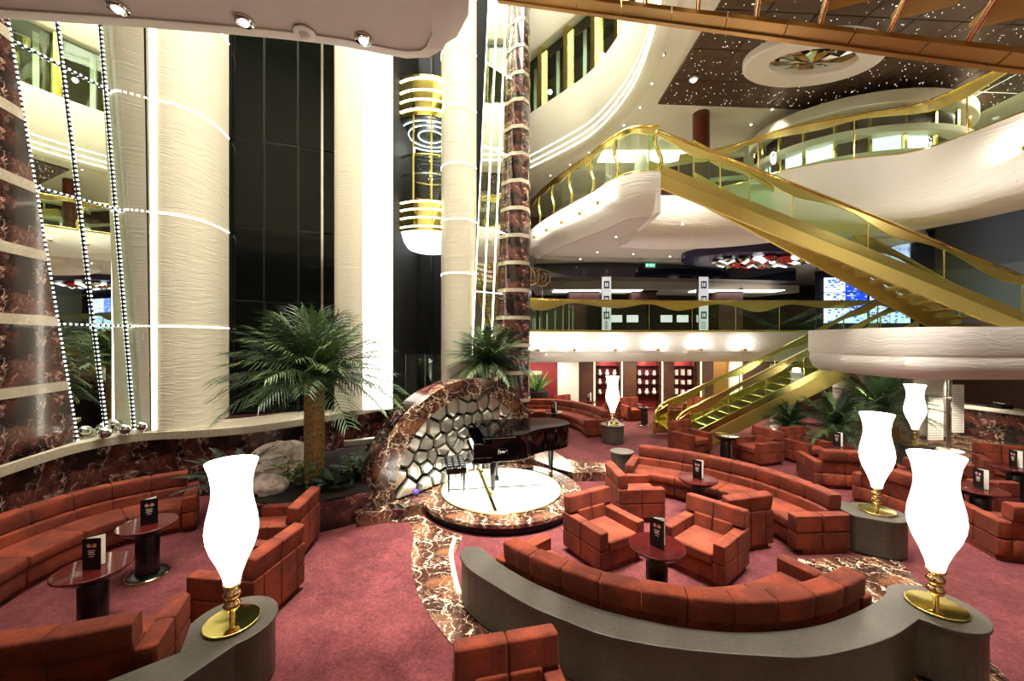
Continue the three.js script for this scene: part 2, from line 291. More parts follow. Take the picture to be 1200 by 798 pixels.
// ridged cream column with rings of light
function ridgedColumn(name, label, pts, inside, h0, h1, rings, n = 36) {
  const c = plan(pts, n, inside), w = struct(name, label, 'column');
  mesh('column_face', sweep(c, [[0, h0], [0, h1], [.25, h1], [.25, h0]]), M.cream, w);
  for (const h of rings) mesh('led_ring', sweep(c, [[-.012, h - .014], [-.012, h + .014], [.02, h + .014], [.02, h - .014]]), M.ledLine, w);
  return [w, c];
}
{ const [w, c] = ridgedColumn('wall_column', 'ridged cream column with rings of light beside the tall mirror', [[-7.14, 7.62], [-6.98, 7.42], [-6.62, 7.38], [-6.3, 7.68], [-6.22, 8.2], [-6.31, 8.75]], [-7, 8.4], 1.3, 12, [3.27, 5.4, 7.5, 9.6]);
  const s = between(c, .235, .265, 2); mesh('led_strip', sweep(s, [[-.02, 1.32], [-.02, 12], [.02, 12], [.02, 1.32]]), M.ledWarm, w);
  for (const k of [.22]) mesh('groove', sweep(between(c, k - .003, k + .003, 2), [[-.01, 1.32], [-.01, 12], [.02, 12], [.02, 1.32]]), M.darkFrame, w);
  for (const m of w.children) { const p = m.geometry.attributes.position; for (let i = 0; i < p.count; i++) { const q = Math.max(0, Math.min(1, (-6.7 - p.getX(i)) / .4)), s = .075 * (p.getY(i) - 1.3) * q; p.setXYZ(i, p.getX(i) - .2 * s, p.getY(i), p.getZ(i) + s); } } }
{ // dark glazed bay
  const a = [-6.35, 8.85], b = [-4.3, 9.6], w = struct('window_1', 'tall black glazed lift shaft between cream columns', 'glass wall');
  const P = t => [a[0] + (b[0] - a[0]) * t, a[1] + (b[1] - a[1]) * t];
  mesh('back', sweep(plan([P(0), P(1)], 2, [-5, 12], false), [[.5, 1.3], [.5, 12], [.6, 12], [.6, 1.3]]), M.blackMatte, w);
  const cuts = [0, .3, .62, .86, 1], hc = [1.3, 3.0, 3.9, 5.6, 7.6, 12];
  for (let i = 0; i < 4; i++) for (let k = 0; k < 5; k++) mesh('pane', sweep(plan([P(cuts[i] + .008), P(cuts[i + 1] - .008)], 1, [-5, 12], false), [[.02 + .012 * ((i + k) % 3), hc[k] + .015], [.02 + .012 * ((i + k) % 3), hc[k + 1] - .015], [.08, hc[k + 1] - .015], [.08, hc[k] + .015]]), M.blackGlass, w);
  for (const t of cuts) mesh('mullion', sweep(plan([P(Math.max(0, t - .012)), P(Math.min(1, t + .012))], 1, [-5, 12], false), [[t === .86 ? -.05 : .03, 1.3], [t === .86 ? -.05 : .03, 12], [.12, 12], [.12, 1.3]]), t === .86 ? M.chrome : M.darkFrame, w);
  for (const h of hc.slice(1, 5)) mesh('transom', sweep(plan([P(0), P(.86)], 1, [-5, 12], false), [[.04, h - .03], [.04, h + .03], [.1, h + .03], [.1, h - .03]]), M.darkFrame, w);
}
ridgedColumn('wall_column', 'narrow ridged cream column right of the black glazed shaft', [[-4.32, 9.6], [-4.22, 9.36], [-3.95, 9.4], [-3.66, 9.62]], [-4, 11], 1.3, 12, [], 14);
{ const c = plan([[-3.66, 9.62], [-3.3, 9.68], [-2.98, 9.8]], 10, [-3.2, 12]);
  const w = struct('wall_lit_panel', 'overexposed white backlit panel beside the lift', 'light panel'); mesh('light_panel', sweep(c, [[0, 1.3], [0, 12], [.06, 12], [.06, 1.3]]), M.backlit, w);
  mesh('jamb', sweep(plan([[-2.98, 9.8], [-2.95, 12.4]], 2, [-4, 11], false), [[.0, 1.3], [.0, 12], [.2, 12], [.2, 1.3]]), M.blackMatte, w);
  const p = areaLight(-3.3, 6.0, 9.6, .6, 8, 1.2, WHITE, [.25, 0, -1]); }
{ // black lift bay with the panoramic lift
  const w = struct('wall_lift_shaft', 'black lift shaft wall behind the panoramic lift', 'wall');
  mesh('back', box(2.6, 18, .1, -2.0, 10, -12.6), M.blackMatte, w);
  for (const x of [-2.55, -2.2]) mesh('guide_rail', box(.05, 18, .06, x, 10, -12.45), M.darkFrame, w);
  const t = thing('panoramic_lift', 'round glass lift car with gold banded skirt above the black shaft', 'lift', null, -2.35, 5.55, 11.35);
  const R = 1.08, ringAt = (h, r = R + .015, k = .02) => { const g = new THREE.TorusGeometry(r, k, 6, 48); g.rotateX(Math.PI / 2); g.translate(0, h, 0); return g; };
  const lower = mesh('gold_skirt', lathe([[R, .35], [R, 1.15], [R - .04, 1.15], [R - .04, .35]], 48), M.gold, t);
  for (const h of [.45, .68, .9, 1.1]) mesh('light_ring', ringAt(h), M.ledWarm, lower);
  mesh('underside_lamp', lathe([[.001, .0], [.5, .03], [.85, .16], [R - .02, .36], [R - .06, .4], [.001, .4]], 40), glow(0xffffff, 1.7), t);
  mesh('glass_drum', new THREE.CylinderGeometry(R - .01, R - .01, 2.2, 48, 1, true).translate(0, 2.25, 0), M.glass, t);
  for (let i = 0; i < 14; i++) { const a = i / 14 * Math.PI * 2; mesh('mullion', box(.04, 2.2, .04, Math.cos(a) * (R - .02), 2.25, Math.sin(a) * (R - .02)), M.gold, t); }
  mesh('handrail', ringAt(2.35, R - .06, .035), M.gold, t); mesh('handrail', ringAt(1.85, R - .06, .025), M.chrome, t);
  mesh('floor_disc', new THREE.CylinderGeometry(R - .04, R - .04, .08, 40).translate(0, 1.12, 0), M.marblePale, t);
  const up = mesh('gold_crown', lathe([[R, 3.35], [R + .03, 3.6], [R + .03, 4.4], [R - .04, 4.4], [R - .04, 3.35]], 48), M.gold, t);
  for (const h of [3.5, 3.75, 4.0, 4.3]) mesh('light_ring', ringAt(h, R + .045), M.ledWarm, up);
  mesh('car_ceiling', new THREE.CylinderGeometry(R - .04, R - .04, .06, 40).translate(0, 3.38, 0), M.darkFrame, t);
  for (const r of [.35, .62, .86]) mesh('ceiling_ring_light', ringAt(3.33, r, .015), M.led, t);
  pointLight(-2.35, 8.5, 11.35, 2, WHITE, 3);
}
ridgedColumn('wall_column', 'ridged cream column with light rings between the lift and the slim mirror', [[-1.9, 11.6], [-1.86, 10.4], [-1.55, 10.15], [-1.15, 10.2], [-.95, 10.5]], [-1.4, 11.5], 1.3, 18.9, [4.75, 6.15, 7.6, 9.1, 10.6, 12.1]);
{ // slim mirror of four panes with white light lines, and the marble pier
  const w = struct('wall_mirror', 'slim mirror with thin white light lines beside the marble pier', 'mirror');
  const L = h => [-1.04 + (h - 3) * .045, 10.35 + (h - 3) * .012], Rr = h => [-.32 + (h - 3) * .042, 10.95 + (h - 3) * .02];
  const hs = [2.6, 4.3, 6.0, 8.2, 10.4, 12.6, 15, 18.5];
  const pt = (h, t) => { const l = L(h), r = Rr(h); return V(l[0] + (r[0] - l[0]) * t, h, l[1] + (r[1] - l[1]) * t); };
  for (let k = 0; k < hs.length - 1; k++) for (let i = 0; i < 3; i++) {
    const c = [pt(hs[k], i / 3), pt(hs[k], (i + 1) / 3), pt(hs[k + 1], (i + 1) / 3), pt(hs[k + 1], i / 3)], o = new THREE.Vector3(-.012, 0, -.016), p = [];
    for (const v of [...c, ...c.map(v => v.clone().add(o))]) p.push(v.x, v.y, v.z);
    const g = new THREE.BufferGeometry(); g.setAttribute('position', new THREE.Float32BufferAttribute(p, 3)); g.setIndex([0, 1, 2, 0, 2, 3, 4, 6, 5, 4, 7, 6]); const n = g.toNonIndexed(); n.computeVertexNormals(); mesh('mirror_pane', n, M.mirror, w);
  }
  const off = new THREE.Vector3(.01, 0, .012);
  for (let i = 0; i < 4; i++) mesh('led_strip', rod(pt(2.6, i / 3).add(off), pt(18.5, i / 3).add(off), i === 3 ? .022 : .014, 6), M.ledWarm, w);
  for (const h of hs.slice(1, 7)) mesh('led_strip', rod(pt(h, 0).add(off), pt(h, 1).add(off), .012, 6), M.ledWarm, w);
  const pier = struct('wall_marble_pier', 'tapering red marble pier ringed with pale stone bands', 'pier');
  const bands = []; for (let h = 1.3; h < 18; h += .76) bands.push(h);
  const prof = h => { const r = Rr(h); const k = .03 + Math.max(0, .0); return [[r[0] - .02, r[1] - .02], [r[0] + .1, r[1] - .16], [(r[0] + .5) / 2 + .06, r[1] - .2], [.46, r[1] - .02], [.52, r[1] + .35], [.46, r[1] + .9], [r[0], r[1] + .5]]; };
  const ringG = (h0, h1, out) => { const a = prof(h0), b = prof(h1), p = [], ix = [], m = a.length; const cx = .15;
    for (const [arr, h] of [[a, h0], [b, h1]]) for (const [x, d] of arr) p.push(x + (x > cx ? out : -out), h, -(d - out));
    for (let j = 0; j < m; j++) { const k = (j + 1) % m; ix.push(j, k, m + j, k, m + k, m + j); } for (let j = 1; j < m - 1; j++) { ix.push(m, m + j, m + j + 1); ix.push(0, j + 1, j); }
    const g = new THREE.BufferGeometry(); g.setAttribute('position', new THREE.Float32BufferAttribute(p, 3)); g.setIndex(ix); return metreUV(toCreasedNormals(g, .9)); };
  for (let i = 0; i < bands.length; i++) { mesh('marble_drum', ringG(bands[i] + .1, bands[i + 1] ?? 18.9, 0), M.marble, pier); mesh('stone_band', ringG(bands[i], bands[i] + .1, .014), M.marblePale, pier); }
  mesh('marble_base', ringG(0, 1.3, 0), M.marble, pier);
}
{ const t = thing('glass_fence', 'low glass fence with chrome edges in front of the lift shaft', 'fence', null, 0, 0, 0); const c = plan([[-2.85, 10.75], [-2.5, 11.0], [-1.95, 11.05]], 8, [-2, 13]);
  for (const [a, b] of [[0, .495], [.505, 1]]) mesh('glass_pane', sweep(between(c, a, b, 4), [[.2, 1.3], [.2, 2.6], [.212, 2.6], [.212, 1.3]]), M.glass, t);
  for (const f of [.01, .5, .99]) { const s = between(c, f, f + .005, 1)[0]; mesh('post', rod(new THREE.Vector3(s.p.x + s.n.x * .2, 1.3, s.p.z + s.n.z * .2), new THREE.Vector3(s.p.x + s.n.x * .2, 2.62, s.p.z + s.n.z * .2), .016), M.chrome, t); } }
{ const p = thing('silver_ball', 'polished silver ball on the ledge at the foot of the mirror', 'ornament', 'silver balls on the ledge', -7.0, 1.3, 7.1); mesh('ball', new THREE.SphereGeometry(.1, 24, 16).translate(0, .1, 0), M.chrome, p); mesh('foot', new THREE.CylinderGeometry(.04, .05, .02, 16).translate(0, .008, 0), M.chrome, p);
  for (const [x, d] of [[-6.9, 7.33], [-7.08, 6.82]]) copyOf(p, p.userData.label, p.userData.group, x, 1.3, d, 0); }
// low marble wall and ledge behind the far curved sofa
{ const c = plan([[-1.5, 11.9], [-.6, 13.6], [-.2, 15.2], [1.2, 16.1]], 20, [-3, 15]);
  struct('wall_low', 'low marble wall behind the far curved sofa', 'wall', sweep(c, [[0, 0], [0, 1.6], [.3, 1.6], [.3, 0]]), M.marble);
  struct('trim_2', 'pale stone ledge on the low marble wall behind the far sofa', 'ledge', sweep(c, [[-.05, 1.6], [-.05, 1.74], [.4, 1.74], [.4, 1.6]]), M.marblePale); }

// ------------------------------------------------------------------ deck two: far gallery and the stair landing
const EDGE2 = [[.35, 12.2], [1.6, 12.7], [4.5, 13.1], [8, 13.2], [11.5, 13.15], [13.5, 13.0]];
const e2 = plan(EDGE2, 40, [6, 18]);
const fascia2 = [[0, 3.28], [.02, 2.75], [.05, 2.62], [.1, 2.6], [.1, 2.48], [.2, 2.3], [.6, 2.26], [.6, 3.28]];
struct('wall_gallery_fascia', 'white ridged fascia of the first gallery under the straight gold rail', 'fascia', sweep(e2, fascia2), M.white);
struct('ceiling_lounge', 'floor slab of the first gallery above the rear lounge', 'slab', slab([...offsetPlan(e2, .5), [X1, 12.9], [X1, D1], [.3, D1], [.3, 12.6]], 2.3, 3.26), M.ceiling);
const LAND = [[8.3, 11.0], [8.12, 9.4], [8.2, 8.35], [8.75, 7.98], [10, 7.9], [12.5, 7.9], [15, 8.1], [X1, 8.3]];
const land = plan(LAND, 48, [12, 10.5]);
struct('wall_landing_fascia', 'white ridged rounded fascia of the stair landing on the right', 'fascia', sweep(land, [[0, 3.28], [0, 2.72], [.04, 2.66], [.02, 2.5], [.12, 2.3], [.3, 2.18], [.6, 2.16], [.6, 3.28]]), M.white);
struct('ceiling_landing', 'floor slab of the stair landing above the bar', 'slab', slab([...offsetPlan(land, .5), [X1, 12.9], [11.75, 12.9], [11.75, 11.0], [8.8, 11.0]], 2.2, 3.26), M.ceiling);

// ------------------------------------------------------------------ deck three
const E3L = [[.5, 13.6], [.95, 12.2], [1.44, 11.05], [2.0, 9.9], [2.3, 9.15], [2.55, 8.82], [2.9, 8.64], [3.25, 8.62]];
const e3l = plan(E3L, 36, [5, 13]);
const fascia3 = [[0, 6.72], [-.02, 6.45], [.03, 6.2], [.14, 5.98], [.3, 5.86], [.42, 5.82], [.42, 6.72]];
struct('wall_upper_fascia', 'curved white fascia of the second gallery left of the gold stair', 'fascia', sweep(e3l, fascia3, { crease: 1 }), M.white);
const E3R = [[3.2, 9.95], [4.3, 10.2], [5.6, 10.0], [6.86, 9.25], [8.0, 8.85], [8.83, 8.55], [9.25, 7.06], [9.5, 5.4], [10.4, 4.0], [12.5, 3.2], [X1, 3.0]];
const e3r = plan(E3R, 60, [12, 11]);
const rise3 = (i, h) => h > 6.4 ? .4 * smooth(0, .25, i / 60) : 0;
struct('wall_upper_fascia', 'sweeping white fascia of the second gallery right of the gold stair', 'fascia', sweep(e3r, [[0, 6.72], [-.03, 6.4], [0, 6.0], [.12, 5.72], [.45, 5.6], [1.0, 5.6], [1.0, 6.72]], { crease: 1, height: rise3 }), M.white);
const deck3 = [...offsetPlan(e3l, .38), [3.24, 9.1], [3.24, 10.4], ...offsetPlan(e3r, .7).slice(6), [X1, D1], [.4, D1]];
struct('ceiling_gallery', 'pale ceiling slab between the first and second galleries', 'slab', slab(deck3, 5.82, 6.7), M.soffit);
struct('wall_stair_head', 'white return wall under the head of the upper gold stair', 'fascia', box(.1, .88, 1.4, 3.22, 6.24, -9.32), M.white);
// ceiling over deck three and the tall curved wall of the atrium void
const E4 = [[-.6, 16.2], [.7, 14.56], [1.75, 13.3], [2.5, 12.2], [3.05, 10.03], [2.9, 7.85], [2.45, 6.0], [1.9, 4.0], [1.6, 1.5], [1.6, D0]];
const e4 = plan(E4, 90, [8, 9]);
struct('ceiling_upper', 'pale ceiling over the second gallery', 'ceiling', slab([...offsetPlan(e4, .25), [X1, D0], [X1, D1], [-.5, D1]], 9.3, 9.5), M.ceiling);
function curvedWall(label, h0, h1, m) { return struct('wall_atrium', label, 'fascia', sweep(e4, [[0, h0 + .06], [.05, h0], [.3, h0], [.3, h1], [.06, h1], [0, h1 - .08]], { crease: 1 }), m); }
const w4 = curvedWall('broad cream curved fascia with three lines of light under the gold mullioned windows', 9.24, 11.5, M.creamSmooth);
for (const [h, o] of [[9.42, -.02], [9.62, -.015], [9.86, -.01]]) mesh('led_line', sweep(e4, [[o, h - .02], [o, h + .02], [.02, h + .02], [.02, h - .02]]), M.ledLine, w4);
curvedWall('upper cream curved fascia between two rows of gold mullioned windows', 13.67, 15.5, M.creamSmooth);
curvedWall('topmost cream curved fascia below the roof', 17.7, 19, M.creamSmooth);
[[11.5, 13.67, 'lower'], [15.5, 17.7, 'upper']].forEach(([h0, h1, which], k) => {
  const w = struct('window_' + (k + 2), which + ' row of atrium windows between gold mullions', 'windows');
  const n = 18; 
  for (let i = 0; i < n; i++) {
    const a = i / n, s = between(e4, a + .004, (i + 1) / n - .004, 4);
    mesh('pane', sweep(s, [[.2, h0], [.2, h1], [.22, h1], [.22, h0]]), M.glass, w);
    mesh('mullion', sweep(between(e4, Math.max(0, a - .0045), a + .0045, 2), [[.06, h0], [.06, h1], [.26, h1], [.26, h0]]), M.gold, w);
    if (i % 2) mesh('interior_lamp', new THREE.SphereGeometry(.09, 10, 8).translate(s[2].p.x + s[2].n.x * 1.2, h0 + 1.3, s[2].p.z + s[2].n.z * 1.2), M.spotGlow, w);
    const wl = between(e4, a + .01, a + .016, 1); mesh('curtain_strip', sweep(wl, [[.7, h0], [.7, h1], [.75, h1], [.75, h0]]), M.paper, w);
  }
  mesh('room_wall', sweep(e4, [[2.0, h0 - .4], [2.0, h1 + .4], [2.1, h1 + .4], [2.1, h0 - .4]]), M.woodPale, w);
  mesh('room_floor', sweep(e4, [[.3, h0 - .12], [.3, h0 - .02], [2.1, h0 - .02], [2.1, h0 - .12]]), M.wood, w);
});
// starry dark panels in the ceiling of deck three
{ const w = struct('ceiling_star_panel', 'dark bronze star ceiling with tiny lights over the second gallery', 'ceiling');
  const star = [];
  for (let i = 0; i < 9; i++) for (let j = 0; j < 4; j++) {
    const x = 3.85 + i * 1.0, d = 6.4 + j * 1.0 + .06 * i; if (x + d * .12 < 4.0) continue;
    if ((x + .5 - 6.6) ** 2 / 2.2 + (d + .5 - 8.6) ** 2 / .9 < .25) continue;
    mesh('ceiling_tile', slab([[x + .012, d + .012], [x + .988, d + .07], [x + .988, d + 1.048], [x + .012, d + .988]], 9.25, 9.3), M.star, w);
    for (let k = 0; k < 22; k++) { const g = new THREE.OctahedronGeometry(.007 + .008 * rnd(), 0); g.translate(x + .05 + rnd() * .9, 9.245, -(d + .06 + rnd() * .9)); star.push(g); }
  }
  const m = mesh('star_light', mergeGeometries(star), M.starGlow, w); m.userData.kind = 'stuff';
  const o = thing('ceiling_dome', 'white oval ceiling recess with mirrored facets inside the star ceiling', 'ceiling recess', null, 6.6, 9.25, 8.62);
  const ell = (rx, rz, n = 40) => { const s = new THREE.Shape(); s.absellipse(0, 0, rx, rz, 0, Math.PI * 2); return s; };
  const rs = ell(1.4, .78); rs.holes.push(new THREE.Path().absellipse(0, 0, .98, .48, 0, Math.PI * 2)); 
  const rg = new THREE.ExtrudeGeometry(rs, { depth: .12, bevelEnabled: true, bevelSize: .06, bevelThickness: .06, bevelSegments: 3, curveSegments: 32 }); rg.rotateX(Math.PI / 2); mesh('rim', rg, M.whitePlain, o);
  const R = rngOf(5);
  for (let i = 0; i < 16; i++) { const a = i / 16 * Math.PI * 2, b = (i + 1) / 16 * Math.PI * 2, q = i % 2 ? .55 : .4, h = -.02 - R() * .1; const p = [0, -.16, 0, Math.cos(a) * .98 * q, h, Math.sin(a) * .48 * q, Math.cos(b) * .98 * (i % 2 ? .4 : .55), -.02 - .06, Math.sin(b) * .48 * (i % 2 ? .4 : .55)];
    const p2 = [Math.cos(a) * .98 * q, h, Math.sin(a) * .48 * q, Math.cos(a) * .98, 0, Math.sin(a) * .48, Math.cos(b) * .98, 0, Math.sin(b) * .48];
    for (const pp of [p, p2]) { const g = new THREE.BufferGeometry(); g.setAttribute('position', new THREE.Float32BufferAttribute([...pp, ...pp.map((v, k) => k % 3 === 1 ? v + .02 : v)], 3)); g.setIndex([0, 1, 2, 3, 5, 4, 0, 3, 1, 1, 3, 4, 1, 4, 2, 2, 4, 5, 2, 5, 0, 0, 5, 3]); const n = g.toNonIndexed(); n.computeVertexNormals(); mesh('facet', n, i % 3 === 0 ? M.bronze : M.mirror, o); } }
}
// near soffit above the camera
{ const E = [[-9.5, 3.45], [-4.8, 3.68], [-1.83, 4.0], [-1.05, 4.2], [-.68, 4.12], [-.42, 3.75], [-.36, 3.2], [-.34, 1], [-.34, D0]];
  const c = plan(E, 60, [-5, 0]);
  struct('ceiling_near', 'beige soffit of the near balcony with round downlights', 'ceiling', slab([...offsetPlan(c, .3), [-9.5, D0]], 5.86, 6.7), M.soffit);
  struct('trim_3', 'stepped rounded edge of the beige near balcony', 'fascia', sweep(c, [[.34, 5.84], [.16, 5.9], [.12, 6.04], [0, 6.1], [0, 6.75], [.34, 6.75]], { crease: 1 }), M.soffit);
  for (const [px, py] of [[138, 8], [286, 24], [426, 45]]) { const [x, d] = at(px, py, 5.85);
    const t = thing('ceiling_downlight', 'small round chrome downlight in the beige near soffit', 'downlight', 'downlights in the near soffit', x, 5.84, d);
    mesh('bezel', lathe([[.045, -.012], [.075, -.012], [.082, .02], [.045, .02]], 24), M.chrome, t); mesh('bulb', new THREE.SphereGeometry(.045, 14, 10).translate(0, .004, 0), M.spotGlow, t);
    spotLight(x, 5.8, d, x, 0, d + .6, 5, .9); }
  const [x, d] = at(357, 38, 5.85), s = thing('smoke_detector', 'round white smoke detector on the beige near soffit', 'detector', null, x, 5.85, d);
  mesh('base', lathe([[.001, -.02], [.09, -.02], [.1, 0], [.001, 0]], 24), M.whitePlain, s); mesh('sensor', lathe([[.001, -.06], [.035, -.06], [.045, -.02], [.001, -.02]], 20), M.whitePlain, s);
}

// ------------------------------------------------------------------ balustrades
function balustrade(label, pts, inside, { H = 1.05, spans = 5, wave = .12, len = 1.6, post = 'rod', n = 60, base = true, skirt = false, smoothPath = true, group, parent } = {}) {
  const c = plan(pts, n, inside, smoothPath), t = parent || thing('balustrade', label, 'balustrade', group);
  const L = c.len, top = H, lo = H - .1;
  const hr = mesh('handrail', sweep(c, rrect(-.05, .05, top - .02, top + .03, .02)), M.gold, t);
  mesh('wavy_band', sweep(c, [[-.016, top - .02], [.016, top - .02], [.016, lo], [-.016, lo]], { height: (i, h) => h < top - .05 ? -wave * (.55 + .55 * Math.sin(i / n * L / len * Math.PI * 2)) * (.75 + .25 * Math.sin(i * .37)) : 0 }), M.goldSatin, hr);
  if (base) mesh('base_channel', sweep(c, rrect(-.04, .04, 0, .07, .012)), M.gold, t);
  if (skirt) mesh('polished_skirt', sweep(c, [[-.02, .1], [.02, .1], [.02, .32], [-.02, .32]], {}), M.goldSatin, t);
  for (let k = 0; k < spans; k++) mesh('glass_pane', sweep(between(c, k / spans + .004, (k + 1) / spans - .004, 10), [[-.006, .05], [.006, .05], [.006, lo + .02], [-.006, lo + .02]]), M.glass, t);
  for (let k = 0; k <= spans; k++) { const s = between(c, Math.min(.999, k / spans), Math.min(1, k / spans + .001), 1)[0], p = s.p;
    if (post === 'rod') mesh('post', rod(new THREE.Vector3(p.x, p.y, p.z), new THREE.Vector3(p.x, p.y + lo, p.z), .016, 8), M.gold, t);
    else { const q = []; for (let j = 0; j <= 8; j++) { const f = j / 8, w = .07 * Math.sin(f * Math.PI * 2); q.push(new THREE.Vector3(p.x + s.t.x * w, p.y + f * lo, p.z + s.t.z * w)); } const g = new THREE.TubeGeometry(new THREE.CatmullRomCurve3(q), 16, .045, 8); mesh('post', g, M.gold, t); } }
  return t;
}
balustrade('glass balustrade with scalloped gold band along the far first gallery', e2.map(o => [o.p.x + o.n.x * .12, -(o.p.z + o.n.z * .12), 3.28]).filter((_, i) => i % 4 === 0), [6, 18], { spans: 9, len: 2.5, wave: .25 });
balustrade('glass balustrade with curly gold posts on the curved left gallery', e3l.map(o => [o.p.x + o.n.x * .1, -(o.p.z + o.n.z * .1), 6.72]).filter((_, i) => i % 4 === 0), [5, 13], { spans: 6, post: 'curl', len: 1.1, wave: .1 });
balustrade('glass balustrade with gold valance on the sweeping right gallery', e3r.map((o, i) => [o.p.x + o.n.x * .12, -(o.p.z + o.n.z * .12), 6.72 + rise3(i, 6.72)]).filter((_, i) => i % 4 === 0 && i > 3), [12, 11], { spans: 9, len: 2.4, wave: .16 });

// ------------------------------------------------------------------ the two gold flights
function flight(label, A0, A1, B0, B1, n, opt) {        // A: near edge, B: far edge, from foot to head, [x, depth, height]
  const t = thing('gold_staircase', label, 'staircase');
  const pt = (P, Q, f) => V(P[0] + (Q[0] - P[0]) * f, P[2] + (Q[2] - P[2]) * f, P[1] + (Q[1] - P[1]) * f);
  const beam = (P, Q, lo, hi, th, m, name) => { const a = pt(P, Q, 0), b = pt(P, Q, 1), u = b.clone().sub(a); u.y = 0; u.normalize(); const w = new THREE.Vector3(-u.z, 0, u.x).multiplyScalar(th / 2), p = [];
    for (const e of [a, b]) for (const [s, h] of [[-1, lo], [1, lo], [1, hi], [-1, hi]]) p.push(e.x + w.x * s, e.y + h, e.z + w.z * s);
    const g = new THREE.BufferGeometry(); g.setAttribute('position', new THREE.Float32BufferAttribute(p, 3)); g.setIndex([0, 4, 1, 1, 4, 5, 1, 5, 2, 2, 5, 6, 2, 6, 3, 3, 6, 7, 3, 7, 0, 0, 7, 4, 0, 1, 2, 0, 2, 3, 4, 6, 5, 4, 7, 6]); const q = g.toNonIndexed(); q.computeVertexNormals(); return mesh(name, metreUV(q), m, t); };
  beam(A0, A1, opt.lo, .1, .07, M.goldBrushed, 'stringer'); beam(B0, B1, -.36, .05, .07, M.goldBrushed, 'stringer');
  for (let i = 0; i < n; i++) {
    const f0 = (i + .15) / n, f1 = Math.min(1, (i + 1.12) / n), h = pt(A0, A1, (i + 1) / n).y - .06, p = [];
    const q = [pt(A0, A1, f0), pt(A0, A1, f1), pt(B0, B1, f1), pt(B0, B1, f0)];
    for (const dh of [0, -.045]) for (const v of q) p.push(v.x, h + dh, v.z);
    const g = new THREE.BufferGeometry(); g.setAttribute('position', new THREE.Float32BufferAttribute(p, 3)); g.setIndex([0, 1, 2, 0, 2, 3, 4, 6, 5, 4, 7, 6, 0, 4, 1, 1, 4, 5, 1, 5, 2, 2, 5, 6, 2, 6, 3, 3, 6, 7, 3, 7, 0, 0, 7, 4]); const q2 = g.toNonIndexed(); q2.computeVertexNormals();
    const tr = mesh('tread', metreUV(q2), opt.tread, t);
    mesh('nosing', rod(new THREE.Vector3(q[0].x, h - .02, q[0].z), new THREE.Vector3(q[3].x, h - .02, q[3].z), .024, 6), M.gold, tr);
  }
  return t;
}
const UA0 = [10.66, 8.2, 3.28], UA1 = [3.06, 8.78, 6.71], UB0 = [11.3, 9.9, 3.28], UB1 = [4.35, 9.4, 6.71];
const upperFlight = flight('upper brushed gold staircase climbing left from the landing to the second gallery', UA0, UA1, UB0, UB1, 20, { tread: M.goldBrushed, lo: -.2 });
balustrade('glass and gold balustrade on the near side of the upper gold staircase', [UA0, [6.9, 8.49, 5.0], UA1], [6, 12], { spans: 5, skirt: true, wave: .15, len: 2.2, base: false, smoothPath: false, parent: upperFlight });
balustrade('glass and gold balustrade on the far side of the upper gold staircase', [UB0, [7.825, 9.65, 4.995], UB1], [6, 6], { spans: 5, skirt: true, wave: .15, len: 2.2, base: false, smoothPath: false, parent: upperFlight });
const LA0 = [5.15, 11.3, 0], LA1 = [11.7, 11.3, 3.28], LB0 = [5.0, 12.55, 0], LB1 = [11.7, 12.55, 3.28];
const lowerFlight = flight('lower gold staircase rising right from the lounge carpet to the landing', LA0, LA1, LB0, LB1, 19, { tread: M.glassGreen, lo: -.32 });
balustrade('glass and gold balustrade on the near side of the lower gold staircase', [LA0, [8.4, 11.3, 1.63], LA1], [8, 14], { spans: 6, skirt: true, wave: .14, len: 2.2, base: false, smoothPath: false, parent: lowerFlight });
balustrade('glass and gold balustrade on the far side of the lower gold staircase', [LB0, [8.4, 12.55, 1.6], LB1], [8, 9], { spans: 6, skirt: true, wave: .14, len: 2.2, base: false, smoothPath: false, parent: lowerFlight });
for (const [d, x, lab] of [[11.3, 5.12, 'near'], [12.55, 4.97, 'far']]) {
  const t = lowerFlight;
  mesh('scroll', tube([V(x + .35, 1.2, d), V(x, 1.05, d), V(x - .3, .82, d), V(x - .42, .45, d), V(x - .42, 0, d)], .04, 24), M.gold, t);
  mesh('scroll_panel', sweep(plan([[x - .4, d], [x, d]], 8, [8, 20]), [[-.012, .05], [.012, .05], [.012, .95], [-.012, .95]], { height: (i, h) => h > .5 ? (i / 8 - 1) * .28 : 0 }), M.gold, t);
}
